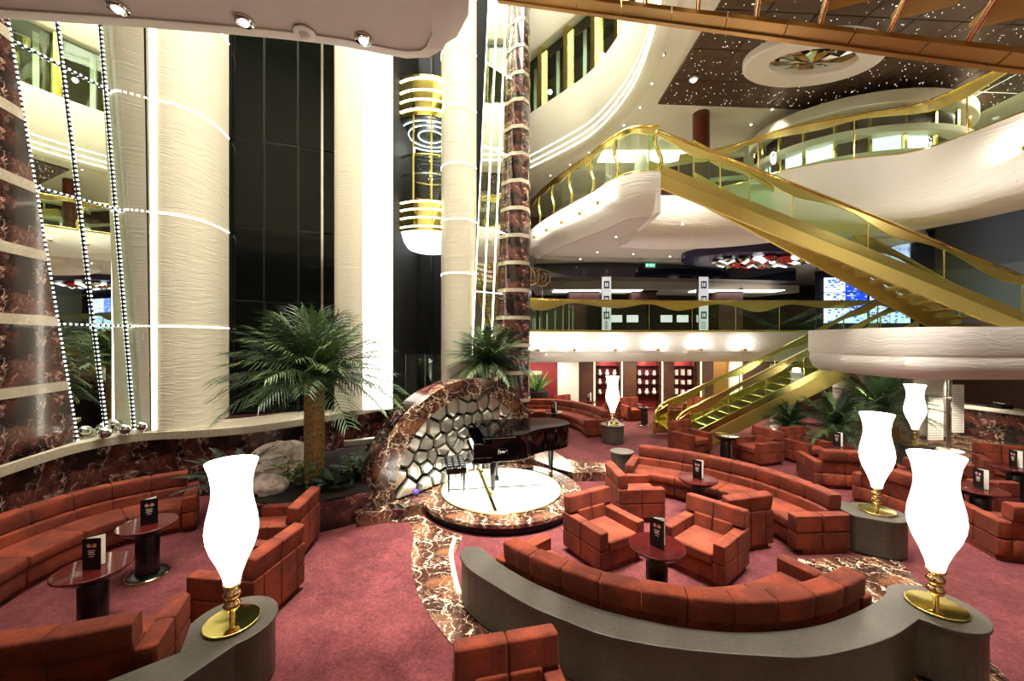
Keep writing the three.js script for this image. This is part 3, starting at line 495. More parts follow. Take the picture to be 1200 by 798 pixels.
// the flight passing overhead, top right
{ const t = thing('overhead_staircase', 'bronze underside of the staircase passing overhead with gold rods', 'staircase');
  const a = V(-.2, 7.72, 5.45), b = V(6.6, 4.6, 2.88), u = b.clone().sub(a), L = u.length(); u.normalize();
  const side = new THREE.Vector3(u.z, 0, -u.x).normalize(); if (side.z < 0) side.negate();      // towards the camera
  const frame = (s, o, h) => a.clone().addScaledVector(u, s).addScaledVector(side, o).add(new THREE.Vector3(0, h, 0));
  const quad = (s0, s1, o0, o1, h0, h1) => { const p = []; for (const h of [h0, h1]) for (const [s, o] of [[s0, o0], [s1, o0], [s1, o1], [s0, o1]]) { const v = frame(s, o, h); p.push(v.x, v.y, v.z); } const g = new THREE.BufferGeometry(); g.setAttribute('position', new THREE.Float32BufferAttribute(p, 3)); g.setIndex([0, 1, 2, 0, 2, 3, 4, 6, 5, 4, 7, 6, 0, 4, 1, 1, 4, 5, 1, 5, 2, 2, 5, 6, 2, 6, 3, 3, 6, 7, 3, 7, 0, 0, 7, 4]); const n = g.toNonIndexed(); n.computeVertexNormals(); return metreUV(n); };
  mesh('edge_strip', quad(0, L, -.03, .03, -.02, .1), M.bronze, t);
  const n = 13, st = L / n;
  for (let i = 0; i < n; i++) {
    mesh('soffit_panel', quad(i * st + .006, (i + 1) * st - .006, .03, .2, 0, .05), M.bronze, t);
    const r = frame(i * st + .3, .17, .05), r2 = frame(i * st + .22, 1.35, .42); mesh('rod', rod(r, r2, .026, 12), M.copper, t);
    const q0 = frame(i * st + .3, .2, .16), p = [], w = 1.15, run = new THREE.Vector3(u.x, 0, u.z).normalize();
    for (const dh of [0, .05]) for (const [s, o] of [[0, 0], [.46, 0], [.46, w], [0, w]]) { const v = q0.clone().addScaledVector(run, s).addScaledVector(side, o); p.push(v.x, v.y + dh, v.z); }
    const g = new THREE.BufferGeometry(); g.setAttribute('position', new THREE.Float32BufferAttribute(p, 3)); g.setIndex([0, 1, 2, 0, 2, 3, 4, 6, 5, 4, 7, 6, 0, 4, 1, 1, 4, 5, 1, 5, 2, 2, 5, 6, 2, 6, 3, 3, 6, 7, 3, 7, 0, 0, 7, 4]); const g2 = g.toNonIndexed(); g2.computeVertexNormals(); mesh('tread', metreUV(g2), M.bronze, t);
  }
}
// ------------------------------------------------------------------ small lights on fascias and ceilings
function washLamp(x, h, d, nx, nd, label, k) {
  const t = thing('fascia_uplight', label, 'uplight', 'gold uplights on the white fascias', x, h, d, Math.atan2(nx, -nd));
  mesh('cup', lathe([[.001, -.09], [.035, -.07], [.06, 0], [.055, .0], [.03, -.05], [.001, -.06]], 16), M.gold, t);
  mesh('bracket', box(.03, .03, .24, 0, -.04, -.12), M.gold, t);
  mesh('bulb', new THREE.SphereGeometry(.028, 10, 8).translate(0, .005, 0), M.spotGlow, t);
  pointLight(x, h + .005, d, k, WHITE, 1.4);
}
for (const f of [.03, .13, .235, .345, .455, .565]) { const s = between(e2, f, f + .01, 1)[0]; washLamp(s.p.x - s.n.x * .2, 2.74, -(s.p.z - s.n.z * .2), -s.n.x, s.n.z, 'small gold uplight on the first gallery fascia', 2); }
for (const f of [.2, .34, .48, .62, .76]) { const s = between(e3l, f, f + .01, 1)[0]; washLamp(s.p.x - s.n.x * .15, 6.3, -(s.p.z - s.n.z * .15), -s.n.x, s.n.z, 'small gold uplight on the curved left gallery fascia', 3.2); }
for (const f of [.42, .53, .66]) { const s = between(e3r, f, f + .01, 1)[0]; washLamp(s.p.x - s.n.x * .15, 6.45, -(s.p.z - s.n.z * .15), -s.n.x, s.n.z, 'small gold uplight on the sweeping right gallery fascia', 4); }
let dotProto = null;
function ceilingDot(x, h, d, label, group, lit) {
  if (!dotProto) { dotProto = thing('ceiling_spotlight', label, 'spotlight', group, x, h, d); mesh('bezel', lathe([[.03, -.012], [.055, -.012], [.06, .004], [.03, .004]], 16), M.chrome, dotProto); mesh('bulb', new THREE.SphereGeometry(.032, 10, 8).translate(0, -.004, 0), M.spotGlow, dotProto); }
  else copyOf(dotProto, label, group, x, h, d, 0);
  if (lit) spotLight(x, h - .06, d, x, h - 3, d, lit, .8, WARM, 2);
}
for (const [px, py, k] of [[777, 63], [764, 97], [750, 125], [731, 146], [711, 165], [690, 178], [668, 192], [645, 205], [905, 127, 8], [935, 133], [880, 145], [1030, 108, 8], [1065, 107]]) { const d = F * 6.3 / (399 - py), x = (px - 600) / F * d; ceilingDot(x, 9.29, d, 'tiny round spotlight in the pale ceiling over the second gallery', 'spotlights over the second gallery', k); }
for (const [px, py, k] of [[722, 277], [744, 275], [700, 295], [762, 290], [785, 300], [680, 303], [742, 297], [830, 276], [800, 262, 4], [1150, 270], [1170, 262, 4], [1130, 290], [1190, 285]]) { const d = F * 2.81 / (399 - py), x = (px - 600) / F * d; ceilingDot(x, 5.81, d, 'tiny round spotlight in the ceiling of the first gallery', 'spotlights over the first gallery', k); }
for (const [x, d] of [[3.4, 14.2], [7.4, 14.2], [9.5, 10.3], [11.5, 10.0], [13.4, 11.8]]) ceilingDot(x, d < 12 || x > 12 ? 2.19 : 2.29, d, 'tiny round spotlight added in the low lounge ceiling', 'added spotlights over the rear lounge', 26);  // unseen spots added to brighten the space under the low ceiling
for (const [x, d, w, l] of LOUNGE_FILL_PANELS) { const t = thing('added_light_panel', 'flat warm light panel added in the low ceiling to brighten the rear lounge', 'light panel', 'added light panels over the rear lounge'); mesh('light_panel', box(w, .03, l, x, 2.295, -d), M.addedPanelLight, t); }
for (const [x, d, w, l] of DECK2_FILL_PANELS) { const t = thing('added_light_panel', 'long cool light panel added in the ceiling to brighten the first gallery', 'light panel', 'added light panels over the first gallery'); mesh('light_panel', box(w, .04, l, x, 4.985, -d), M.addedPanelLight, t); }
for (const [x, d, w, l] of DECK3_FILL_PANELS) { const t = thing('added_light_panel', 'warm light panel added in the ceiling to brighten the second gallery', 'light panel', 'added light panels over the second gallery'); mesh('light_panel', box(w, .04, l, x, 9.275, -d), M.addedPanelLight, t); }

// ------------------------------------------------------------------ first gallery interior
struct('ceiling_navy', 'glossy navy ceiling panels behind the sweeping right fascia', 'ceiling', slab([[10.2, 5.2], [X1 - .05, 4.2], [X1 - .05, 15], [11.6, 15], [11.0, 11], [9.9, 8.8]], 5.72, 5.81), M.navy);
{ const c = plan([[.8, 14.4], [3.2, 14.2], [7, 14.6], [11, 15.2]], 30, [6, 20]);
  struct('trim_4', 'dark band around the first gallery ceiling', 'soffit', sweep(c, [[0, 5.3], [0, 5.8], [.9, 5.8], [.9, 5.3]]), M.navy);
  struct('trim_5', 'pale dropped ceiling edge inside the first gallery', 'soffit', sweep(plan([[.8, 15.6], [4, 15.2], [8, 15.6], [12, 16.4]], 30, [6, 20]), [[0, 5.0], [0, 5.3], [2.4, 5.3], [2.4, 5.06]]), M.soffit); }
for (const [px, w, lab] of [[683, 1.2, 'square dark pillar left of the pale sign column on the first gallery'], [752, .95, 'square dark pillar behind the exit sign on the first gallery'], [850, 1.0, 'square brown pillar beside the plants on the first gallery']]) { const d = 16.2, x = (px - 600) / F * d, t = thing('gallery_pillar', lab, 'pillar'); mesh('shaft', rbox(w, 1.86, .8, .04, x, 4.2, -d), M.wood, t); mesh('capital', rbox(w + .08, .12, .88, .02, x, 5.0, -d), M.darkFrame, t); }
for (const [px, lab] of [[710, 'white lit sign column near the left end of the first gallery'], [823, 'white lit sign column beside the brown pillar on the first gallery']]) { const d = 14.0, x = (px - 600) / F * d, t = thing('sign_column', lab, 'sign column'); mesh('shaft', rbox(.36, 2.0, .2, .03, x, 4.28, -d), M.chrome, t);
  const tx = canvasTex(128, 512, (g, w, h) => { g.fillStyle = '#e8eef2'; g.fillRect(0, 0, w, h); g.fillStyle = '#20242c'; for (const y of [40, 180, 330]) { g.fillRect(24, y, 80, 70); g.fillStyle = '#e8eef2'; g.fillRect(40, y + 16, 20, 38); g.fillRect(70, y + 16, 18, 38); g.fillStyle = '#20242c'; } for (let y = 430; y < 490; y += 14) g.fillRect(24, y, 70, 5); });
  mesh('sign_face', box(.32, 1.9, .01, x, 4.3, -d + .106), S({ map: tx, emissive: 0xffffff, emissiveMap: tx, emissiveIntensity: .5, roughness: .4 }), t); fitUV(t.children[1].geometry); }
function fitUV(g) { g.computeBoundingBox(); const b = g.boundingBox, p = g.attributes.position, u = g.attributes.uv; for (let i = 0; i < p.count; i++) u.setXY(i, (p.getX(i) - b.min.x) / (b.max.x - b.min.x), (p.getY(i) - b.min.y) / (b.max.y - b.min.y)); }
for (const [px, py, lab] of [[762, 311, 'green exit sign hanging in front of the dark ceiling band'], [761, 325, 'green exit sign under the pale dropped ceiling']]) { const d = py < 320 ? 14.0 : 15.0, x = (px - 600) / F * d, h = EYE + (399 - py) * d / F, t = thing('exit_sign', lab, 'sign'); mesh('housing', rbox(.36, .15, .05, .01, x, h, -d), M.whitePlain, t); mesh('hanger', rod(V(x, h + .07, d), V(x, 5.83, d), .012), M.chrome, t);
  const tx = canvasTex(256, 96, (g, w, hh) => { g.fillStyle = '#12a07c'; g.fillRect(0, 0, w, hh); g.fillStyle = '#eafff6'; g.fillRect(18, 18, 40, 60); g.beginPath(); g.moveTo(90, 48); g.lineTo(140, 16); g.lineTo(140, 80); g.fill(); g.fillRect(140, 36, 80, 24); });
  const m = mesh('sign_face', box(.34, .13, .01, x, h, -d + .03), S({ map: tx, emissive: 0xffffff, emissiveMap: tx, emissiveIntensity: 1.6 }), t); fitUV(m.geometry); }
{ // video wall
  const d = 15.2, mPx = d / F;
  const rr = rngOf(44);
  const t = thing('video_wall', 'wall of blue and white information screens on the first gallery', 'screens');
  mesh('backing', box(4.6, 2.3, .1, (1028 - 600) * mPx, EYE + (399 - 352) * mPx, -d - .1), M.blackMatte, t);
  for (const [px, w] of [[978, 24], [1003, 25], [1031, 22], [1055, 22]]) for (const [py, h] of [[334, 17], [352, 17], [370, 17]]) {
    const tx = canvasTex(128, 96, (g, W, Hh) => { const pale = px === 978 || (px > 1020 && py > 360) || rr() > .5; g.fillStyle = pale ? '#dfe8ff' : '#1e46d8'; g.fillRect(0, 0, W, Hh); g.fillStyle = pale ? '#2a3f9c' : '#cfe0ff'; for (let i = 0; i < 26; i++) g.fillRect(rr() * W, rr() * Hh, 3 + rr() * 22, 2 + rr() * 7); g.fillStyle = '#3a6cf0'; for (let i = 0; i < 4; i++) g.fillRect(rr() * W, rr() * Hh, 20, 12); });
    const m = mesh('screen', box(w * mPx, h * mPx, .04, (px - 600) * mPx, EYE + (399 - py) * mPx, -d), S({ map: tx, emissive: 0xffffff, emissiveMap: tx, emissiveIntensity: 1.3, roughness: .3 }), t); fitUV(m.geometry); }
  areaLight((1015 - 600) * mPx, EYE + (399 - 352) * mPx, d - .06, 3.2, 1.7, .5, 0x9fb8ff, [0, 0, -1]);
}
{ // crystal ceiling light of the first gallery
  const t = thing('crystal_ceiling_light', 'wide purple rimmed ceiling light with red and white crystals', 'chandelier', null, 7.76, 5.8, 12.6);
  const s = new THREE.Shape(); s.absellipse(0, 0, 2.2, 1.25, 0, Math.PI * 2); const g = new THREE.ExtrudeGeometry(s, { depth: .18, bevelEnabled: true, bevelSize: .06, bevelThickness: .05, bevelSegments: 3, curveSegments: 40 }); g.rotateX(Math.PI / 2); mesh('rim', g, S({ color: 0x2c2446, roughness: .25 }), t);
  const R = rngOf(9); for (let i = 0; i < 46; i++) { const a = i * 2.4, r = Math.sqrt((i + .5) / 46); const c = new THREE.OctahedronGeometry(.24, 0); c.scale(1.2, .45, .8); c.rotateY(R() * 6); c.translate(.25 + Math.cos(a) * r * 1.5, -.28, Math.sin(a) * r * .85); mesh('crystal', c, i % 4 === 0 ? M.redBright : i % 3 ? M.mirror : glow(0xffffff, 1.2), t); }
  const o = thing('ceiling_ring', 'pale raised ring on the gallery ceiling behind the upper staircase', 'ceiling ring', null, 9.4, 5.8, 10.6); const s2 = new THREE.Shape(); s2.absellipse(0, 0, 1.5, .9, 0, Math.PI * 2); s2.holes.push(new THREE.Path().absellipse(0, 0, 1.1, .6, 0, Math.PI * 2)); const g2 = new THREE.ExtrudeGeometry(s2, { depth: .1, bevelEnabled: true, bevelSize: .04, bevelThickness: .04, curveSegments: 40 }); g2.rotateX(Math.PI / 2); mesh('ring', g2, M.whitePlain, o);
}
for (const [px, py, lab] of [[635, 324, 'silver wire ball ornament near the pier on the first gallery'], [622, 322, 'silver wire hoop ornament beside the pier']]) { const d = px > 630 ? 14.2 : 13.4, t = thing('wire_ornament', lab, 'ornament', null, (px - 600) / F * d, EYE + (399 - py) * d / F - .35, d); for (let i = 0; i < 4; i++) { const g = new THREE.TorusGeometry(.3 - i * .04, .018, 6, 28); g.rotateY(i * .8); g.translate(0, .3, 0); mesh('hoop', g, M.copper, t); } mesh('stand', rod(new THREE.Vector3(0, -1.6, 0), new THREE.Vector3(0, .02, 0), .02), M.chrome, t); }
for (const [px, lab] of [[795, 'row of white counter notices on the first gallery'], [665, 'grey ribbed service desk at the left end of the first gallery']]) { const d = 15.0, x = (px - 600) / F * d;
  if (px === 665) { const t = thing('service_desk', lab, 'desk', null, (648 - 600) / F * d, 3.28, d); mesh('body', new THREE.CylinderGeometry(.75, .75, 1.05, 28).translate(0, .52, 0), S({ color: 0x4a5450, roughness: .4 }), t); for (let i = 0; i < 16; i++) { const a = i / 16 * 6.283; mesh('rib', box(.05, 1, .05, Math.cos(a) * .76, .52, Math.sin(a) * .76), M.chrome, t); } }
  else { const t = thing('reception_counter', 'long dark reception counter with white notices on the first gallery', 'counter'); mesh('body', rbox(4.8, 1.05, .6, .03, 5.2, 3.8, -14.7), M.blackGlass, t); mesh('top', rbox(4.9, .06, .7, .02, 5.2, 4.36, -14.7), M.darkFrame, t); for (const q of [723, 742, 782, 801]) mesh('notice', box(.42, .26, .02, (q - 600) / F * 14.3, 3.8, -14.38), glow(0xffffff, .6), t); } }
// ------------------------------------------------------------------ second gallery interior
{ const t = thing('round_column', 'dark red wooden column rising to the ceiling of the second gallery', 'column', null, 5.25, 6.7, 10.9); mesh('shaft', new THREE.CylinderGeometry(.22, .22, 2.6, 28).translate(0, 1.3, 0), M.woodRed, t);
  const k = thing('oval_shop', 'oval shop with cream bands and gold framed glass cases on the second gallery', 'shop', null, 9.9, 6.7, 11.4);
  const rx = 2.6, rz = 1.9, P = (a, o = 0) => [Math.cos(a) * (rx + o), Math.sin(a) * (rz + o)];
  const ringP = (o0, o1, h0, h1) => { const s = new THREE.Shape(); s.absellipse(0, 0, rx + o1, rz + o1, 0, Math.PI * 2); s.holes.push(new THREE.Path().absellipse(0, 0, rx + o0, rz + o0, 0, Math.PI * 2)); const g = new THREE.ExtrudeGeometry(s, { depth: h1 - h0, bevelEnabled: true, bevelSize: .04, bevelThickness: .03, curveSegments: 48 }); g.rotateX(-Math.PI / 2); g.translate(0, h0, 0); return metreUV(g); };
  for (const [h, w] of [[.75, .12], [1.35, .12], [2.05, .26]]) mesh('cream_band', ringP(-.15, .12, h, h + w), M.creamSmooth, k);
  mesh('back_panel', new THREE.CylinderGeometry(1, 1, 2.5, 40, 1, true).scale(rx - .3, 1, rz - .3).translate(0, 1.25, 0), M.wood, k);
  for (let i = 0; i < 22; i++) { const a = i / 22 * Math.PI * 2, [x, z] = P(a), [x2, z2] = P((i + .5) / 22 * Math.PI * 2); const m = mesh('mullion', box(.06, 2.0, .06, x, 1.05, z), M.gold, k); const gl = box(.62, .5, .02, 0, 0, 0); gl.rotateY(-Math.atan2(rx * Math.cos((i + .5) / 22 * 6.283), -rz * Math.sin((i + .5) / 22 * 6.283) ) ); gl.translate(x2 * .93, 1.1, z2 * .93); mesh('lit_case', gl, i % 3 === 1 ? M.star : glow(0xe8f6ff, .9), k); }
  const [cx, cd] = [6.6, 13.2], b = thing('shop_front', 'dark brown curved shop panel with pale rounded frame on the second gallery', 'panel'); const cp = plan([[4.2, 13.6], [5.6, 12.7], [7.2, 12.2]], 16, [7, 16]); mesh('panel', sweep(cp, [[0, 6.7], [0, 8.7], [.1, 8.7], [.1, 6.7]]), M.wood, b); for (const h of [7.3, 8.0, 8.7]) mesh('cream_band', sweep(cp, rrect(-.1, .02, h, h + .13, .04)), M.creamSmooth, b);
  const f = thing('white_sculpture', 'white egg shaped sculpture behind the head of the gold stair', 'sculpture', null, 3.05, 6.72, 9.25); mesh('egg', lathe([[.001, 0], [.1, .02], [.17, .2], [.16, .4], [.1, .62], [.001, .72]], 24), M.whitePlain, f);
}
// ------------------------------------------------------------------ rear lounge wall with lit niches
{ const d = 16.6, X = px => (px - 600) / F * d;
  const w = struct('wall_lounge', 'dark wood rear lounge wall with red lit shelf niches', 'wall');
  const seg = (p0, p1, m, name, dd = 0, th = .12) => mesh(name, box(X(p1) - X(p0), 2.28, th, (X(p0) + X(p1)) / 2, 1.14, -(d + dd)), m, w);
  seg(596, 653, M.red, 'red_panel'); seg(653, 677, M.white, 'white_pilaster', -.1, .3); seg(677, 696, M.wood, 'wood_panel', -.05); seg(727, 744, M.wood, 'wood_panel', -.05); seg(774, 788, M.wood, 'wood_panel', -.05); seg(816, 834, M.wood, 'wood_panel', -.05); seg(834, 851, M.bronze, 'carved_panel', -.08); seg(851, 866, M.white, 'white_pilaster', -.1, .3); seg(866, 1000, M.wood, 'wood_panel'); seg(1000, 1070, M.whitePlain, 'pale_panel');
  for (const p of [696, 728, 775, 820]) mesh('led_strip', box(.05, 2.2, .03, X(p), 1.12, -(d - .1)), M.goldLed, w);
  [[698, 727], [745, 774], [789, 815]].forEach(([a, b], i) => {
    const t = thing('shelf_niche', ['red backed shelf niche behind the far lamp with glassware', 'red backed shelf niche in the middle of the rear wall with glassware', 'red backed shelf niche nearest the stair foot with white boxes'][i], 'shelves');
    const x0 = X(a), x1 = X(b), cx = (x0 + x1) / 2, ww = x1 - x0; mesh('back', box(ww, 2.28, .04, cx, 1.14, -(d + .4)), M.red, t); for (const s of [x0 + .02, x1 - .02]) mesh('side', box(.04, 2.28, .42, s, 1.14, -(d + .2)), M.wood, t);
    for (const h of [.7, 1.12, 1.5, 1.9]) mesh('shelf', box(ww - .06, .03, .34, cx, h, -(d + .2)), M.blackGlass, t);
    mesh('strip_light', box(ww - .1, .02, .03, cx, 2.2, -(d + .1)), M.goldLed, t); pointLight(cx, 2.1, d + .05, 1.2, 0xffd9c0, 2);
    const R = rngOf(60 + i);
    for (const h of [.715, 1.135, 1.515]) for (const s of [-.3, 0, .3]) { const o = thing('shelf_ornament', ['small pale vase on the shelf niche behind the far lamp', 'small pale vase on the middle shelf niche', 'small white box on the shelf niche nearest the stair foot'][i], 'ornament', ['vases behind the far lamp', 'vases in the middle niche', 'boxes in the niche by the stair'][i], cx + s * ww, h, d + .16); const k = .8 + R() * .5; mesh('body', i === 2 ? rbox(.13, .2 * k, .12, .01, 0, .1 * k, 0) : lathe([[.001, 0], [.05, 0], [.075 * k, .08], [.04, .16 * k], [.06, .2 * k], [.001, .2 * k]], 14), M.paper, o); }
  });
  const t = thing('exit_sign', 'green exit sign under the first gallery fascia', 'sign'); mesh('sign_face', rbox(.4, .1, .04, .01, X(741), 2.19, -(d - .3)), M.exit, t); mesh('hanger', box(.3, .08, .02, X(741), 2.27, -(d - .3)), M.chrome, t);
}

// ------------------------------------------------------------------ curved sofas
function cushion(c, a, b, section, gap, m, name, parent, n = 6) {      // one cushion from a to b along the curve, with softened ends
  const L = c.len, g = gap / L, s = between(c, a + g, b - g, n);
  const r = .03 / L; const s0 = between(c, a + g + r, b - g - r, n);
  const all = [s[0], ...s0, s[s.length - 1]]; all.sign = c.sign;
  return mesh(name, sweep(all, section, { scale: i => (i === 0 || i === all.length - 1) ? [.9, 0] : [1, 0], crease: .9 }), m, parent);
}
// backLine: plan points of the sofa's back, front: a point on the seat side
function curvedSofa(label, backLine, front, nSeg, { arms = [1, 1], seatDepth = .78, n = 60, group } = {}) {
  const c = plan(backLine, n, front), t = thing('curved_sofa', label, 'sofa', group);
  mesh('plinth', sweep(between(c, .005, .995, 40), [[.06, 0], [seatDepth - .08, 0], [seatDepth - .08, .1], [.06, .1]]), M.suede, t);
  const a0 = arms[0] ? .15 / c.len : 0, a1 = 1 - (arms[1] ? .15 / c.len : 0), w = (a1 - a0) / nSeg, half = Math.max(2, Math.round(nSeg / 2));
  for (let k = 0; k < half; k++) { const q0 = a0 + (a1 - a0) * k / half, q1 = a0 + (a1 - a0) * (k + 1) / half;
    cushion(c, q0, q1, rrect(.12, seatDepth - .02, .07, .27, .02), .003, M.suede, 'seat_base', t, 8);
    cushion(c, q0, q1, rrect(.12, seatDepth, .265, .42, .035), .004, M.suede, 'seat_cushion', t, 8); }
  for (let k = 0; k < nSeg; k++) { const q0 = a0 + w * k, q1 = q0 + w;
    cushion(c, q0, q1, rrect(0, .19, .07, .3, .02), .002, M.suede, 'back_panel', t);
    cushion(c, q0, q1, rrect(.05, .27, .3, .56, .025, .06), .003, M.suede, 'lower_back', t);
    cushion(c, q0, q1, rrect(0, .2, .56, .78, .03, .06), .004, M.suede, 'back_roll', t); }
  if (arms[0]) for (const [h0, h1] of [[.07, .31], [.315, .55]]) for (const [o0, o1] of [[0, seatDepth / 2 + .02], [seatDepth / 2 + .025, seatDepth + .04]]) cushion(c, 0, a0, rrect(o0, o1, h0, h1, .02), .002, M.suede, 'arm_panel', t, 2);
  if (arms[1]) for (const [h0, h1] of [[.07, .31], [.315, .55]]) for (const [o0, o1] of [[0, seatDepth / 2 + .02], [seatDepth / 2 + .025, seatDepth + .04]]) cushion(c, a1, 1, rrect(o0, o1, h0, h1, .02), .002, M.suede, 'arm_panel', t, 2);
  return t;
}
curvedSofa('long curved rust suede sofa backed by the low grey wall in the foreground', [[-.2, 4.44], [.15, 4.08], [.5, 3.81], [.84, 3.6], [1.2, 3.47], [1.6, 3.37], [1.97, 3.33], [2.38, 3.36], [2.74, 3.44], [3.14, 3.6], [3.5, 3.78]].map(([x, d]) => [x, d + .02]), [1.6, 6], 10);
curvedSofa('curved rust suede sofa ending at the grey plinth with the middle lamp', [[2.62, 8.5], [3.2, 8.19], [3.65, 7.86], [4.12, 7.35], [4.42, 6.95], [4.62, 6.45], [4.74, 6.0], [4.77, 5.52]], [3.0, 6.2], 8);
curvedSofa('far curved rust suede sofa in front of the yucca pot', [[-.75, 13.9], [-.3, 14.5], [.46, 14.95], [1.63, 14.9], [2.5, 14.1], [2.9, 13.2], [3.05, 12.2]], [1, 12.5], 8);
curvedSofa('brown rust suede sofa curving along the dark marble wall with two tables', [[-5.45, 6.85], [-6.0, 6.45], [-6.42, 5.9], [-6.56, 5.3], [-6.55, 4.6], [-6.35, 3.95], [-6.0, 3.5], [-5.6, 3.2]], [-4.4, 4.8], 9, { arms: [1, 0] });
curvedSofa('rust suede sofa turning its back to the near grey wall on the left', [[-5.1, 2.8], [-4.4, 2.72], [-3.76, 2.86], [-3.3, 2.98], [-2.86, 3.16]], [-3.9, 5], 4, { arms: [0, 1], seatDepth: .7 });
curvedSofa('straight rust suede sofa seen from behind left of the middle lamp', [[6.15, 7.98], [6.9, 7.8], [7.65, 7.6]], [7, 9], 3);
curvedSofa('short rust suede sofa between the middle lamp and the right hand table', [[6.35, 7.35], [6.5, 6.8], [6.62, 6.25]], [8, 7], 2);
curvedSofa('rust suede sofa seen from its arm beside the near right lamp', [[6.6, 5.32], [7.4, 5.1], [8.3, 4.9]], [7.5, 7], 3);
curvedSofa('rust suede sofa backing onto the marble bar floor at the right', [[8.25, 8.3], [8.17, 7.6], [8.05, 6.85]], [10, 7.6], 3, { seatDepth: .66 });

// ------------------------------------------------------------------ armchairs
function armchair() {
  const t = thing('armchair', '', 'armchair', null), W = .8, D = .78, A = .14;      // faces +z in its own frame
  mesh('plinth', box(W - .1, .07, D - .1, 0, .035, 0), M.suede, t);
  for (const s of [-1, 1]) for (const [h0, h1] of [[.07, .31], [.314, .55]]) for (const [z0, z1] of [[-D / 2, -.002], [.002, D / 2]]) mesh('arm_panel', rbox(A, h1 - h0, z1 - z0, .018, s * (W / 2 - A / 2), (h0 + h1) / 2, (z0 + z1) / 2), M.suede, t);
  mesh('seat_base', rbox(W - 2 * A - .006, .2, D - .2, .015, 0, .17, .08), M.suede, t);
  mesh('seat_cushion', rbox(W - 2 * A - .01, .15, D - .16, .035, 0, .345, .09), M.suede, t);
  for (const s of [-1, 1]) {
    mesh('back_panel', rbox(W / 2 - A - .004, .48, .1, .018, s * (W / 4 - A / 2), .31, -D / 2 + .05), M.suede, t);
    const lb = rbox(W / 2 - A - .006, .24, .1, .03, 0, 0, 0); lb.rotateX(-.12); lb.translate(s * (W / 4 - A / 2), .48, -D / 2 + .14); mesh('lower_back', lb, M.suede, t);
    const rl = rbox(W / 2 - .012, .235, .15, .026, 0, 0, 0, 2); rl.rotateX(-.16); rl.translate(s * (W / 4 - .004), .675, -D / 2 + .075); mesh('back_roll', rl, M.suede, t);
  }
  return t;
}
const AC = [[1.27, 5.5, [.5, -.86], 'rust suede armchair beside the stage left of the round burgundy table'],
  [2.56, 5.2, [-.77, -.64], 'rust suede armchair right of the burgundy table inside the foreground sofa'],
  [2.12, 6.85, [1, .06], 'rust suede armchair side on between the stage and the curved sofa'],
  [3.3, 5.95, [-.25, .97], 'rust suede armchair with its back to the camera facing the middle curved sofa'],
  [4.8, 10.6, [.45, -.89], 'rust suede armchair at the foot of the gold stair left of the small dark table'],
  [6.1, 9.75, [-.95, -.3], 'rust suede armchair right of the small dark table below the gold stair'],
  [7.25, 9.75, [.3, -.95], 'rust suede armchair in front of the cycads by the stair'],
  [-2.95, 4.42, [-.98, .12], 'rust suede armchair just behind the left lamp facing the long left sofa'],
  [-3.27, 5.55, [-.97, -.1], 'rust suede armchair in front of the palm planter'],
  [.03, 2.62, [.22, -.97], 'rust suede armchair cut off by the bottom edge beside the grey wall'],
  [10.2, 8.1, [-.6, -.8], 'rust suede armchair beside the marble bar counter'],
  [4.6, 15.0, [.2, -.98], 'rust suede armchair left of the small table in the rear lounge'],
  [5.9, 14.2, [-.9, .4], 'rust suede armchair with its back turned right of the rear lounge table'],
  [2.2, 15.7, [.5, -.86], 'rust suede armchair against the rear wall behind the far sofa'],
  [3.5, 14.6, [-.6, .8], 'rust suede armchair behind the far lamp'],
  [7.0, 15.4, [-.8, -.6], 'rust suede armchair under the niche nearest the stair foot'],
  [8.0, 14.7, [-.5, -.87], 'rust suede armchair behind the lower gold staircase']];
{ const p = armchair(); AC.forEach(([x, d, [fx, fd], label], i) => { const turn = Math.atan2(fx, -fd); if (!i) { p.position.set(x, 0, -d); p.rotation.y = turn; p.userData.label = label; p.userData.group = 'rust suede armchairs'; } else copyOf(p, label, 'rust suede armchairs', x, 0, d, turn); }); }

// ------------------------------------------------------------------ low grey walls and lamps
function greyWall(label, pts) {
  const t = thing('low_wall', label, 'low wall');
  const inset = (k) => { const s = []; const n = pts.length; for (let i = 0; i < n; i++) { const a = pts[(i + n - 1) % n], b = pts[i], c = pts[(i + 1) % n]; let nx = -(c[1] - a[1]), ny = c[0] - a[0]; const l = Math.hypot(nx, ny) || 1; s.push([b[0] + nx / l * k, b[1] + ny / l * k]); } return s; };
  const area = pts.reduce((s, p, i) => { const q = pts[(i + 1) % pts.length]; return s + p[0] * q[1] - q[0] * p[1]; }, 0), g = area > 0 ? 1 : -1;
  mesh('body', slab(inset(.022 * g), .03, .5), M.grey, t); mesh('kick', slab(inset(.06 * g), 0, .03), M.grey, t); mesh('neck', slab(inset(.05 * g), .5, .512), M.grey, t); mesh('top', slab(pts, .512, .54, .006), M.grey, t);
  return t;
}
const circ = (x, d, r, a0, a1, n) => Array.from({ length: n + 1 }, (_, i) => { const a = a0 + (a1 - a0) * i / n; return [x + Math.cos(a) * r, d + Math.sin(a) * r]; });
const smoothPts = (pts, n) => { const c = new THREE.CatmullRomCurve3(pts.map(([x, d]) => V(x, 0, d)), false, 'centripetal'); return c.getSpacedPoints(n).map(p => [p.x, -p.z]); };
const outerWall = [[-.6, 4.5], [-.5, 4.28], [-.16, 3.93], [.2, 3.615], [.5, 3.43], [.72, 3.3], [1.23, 3.15], [2.0, 3.06], [2.3, 3.05], [2.71, 3.126], [3.18, 3.27], [3.6, 3.47]];
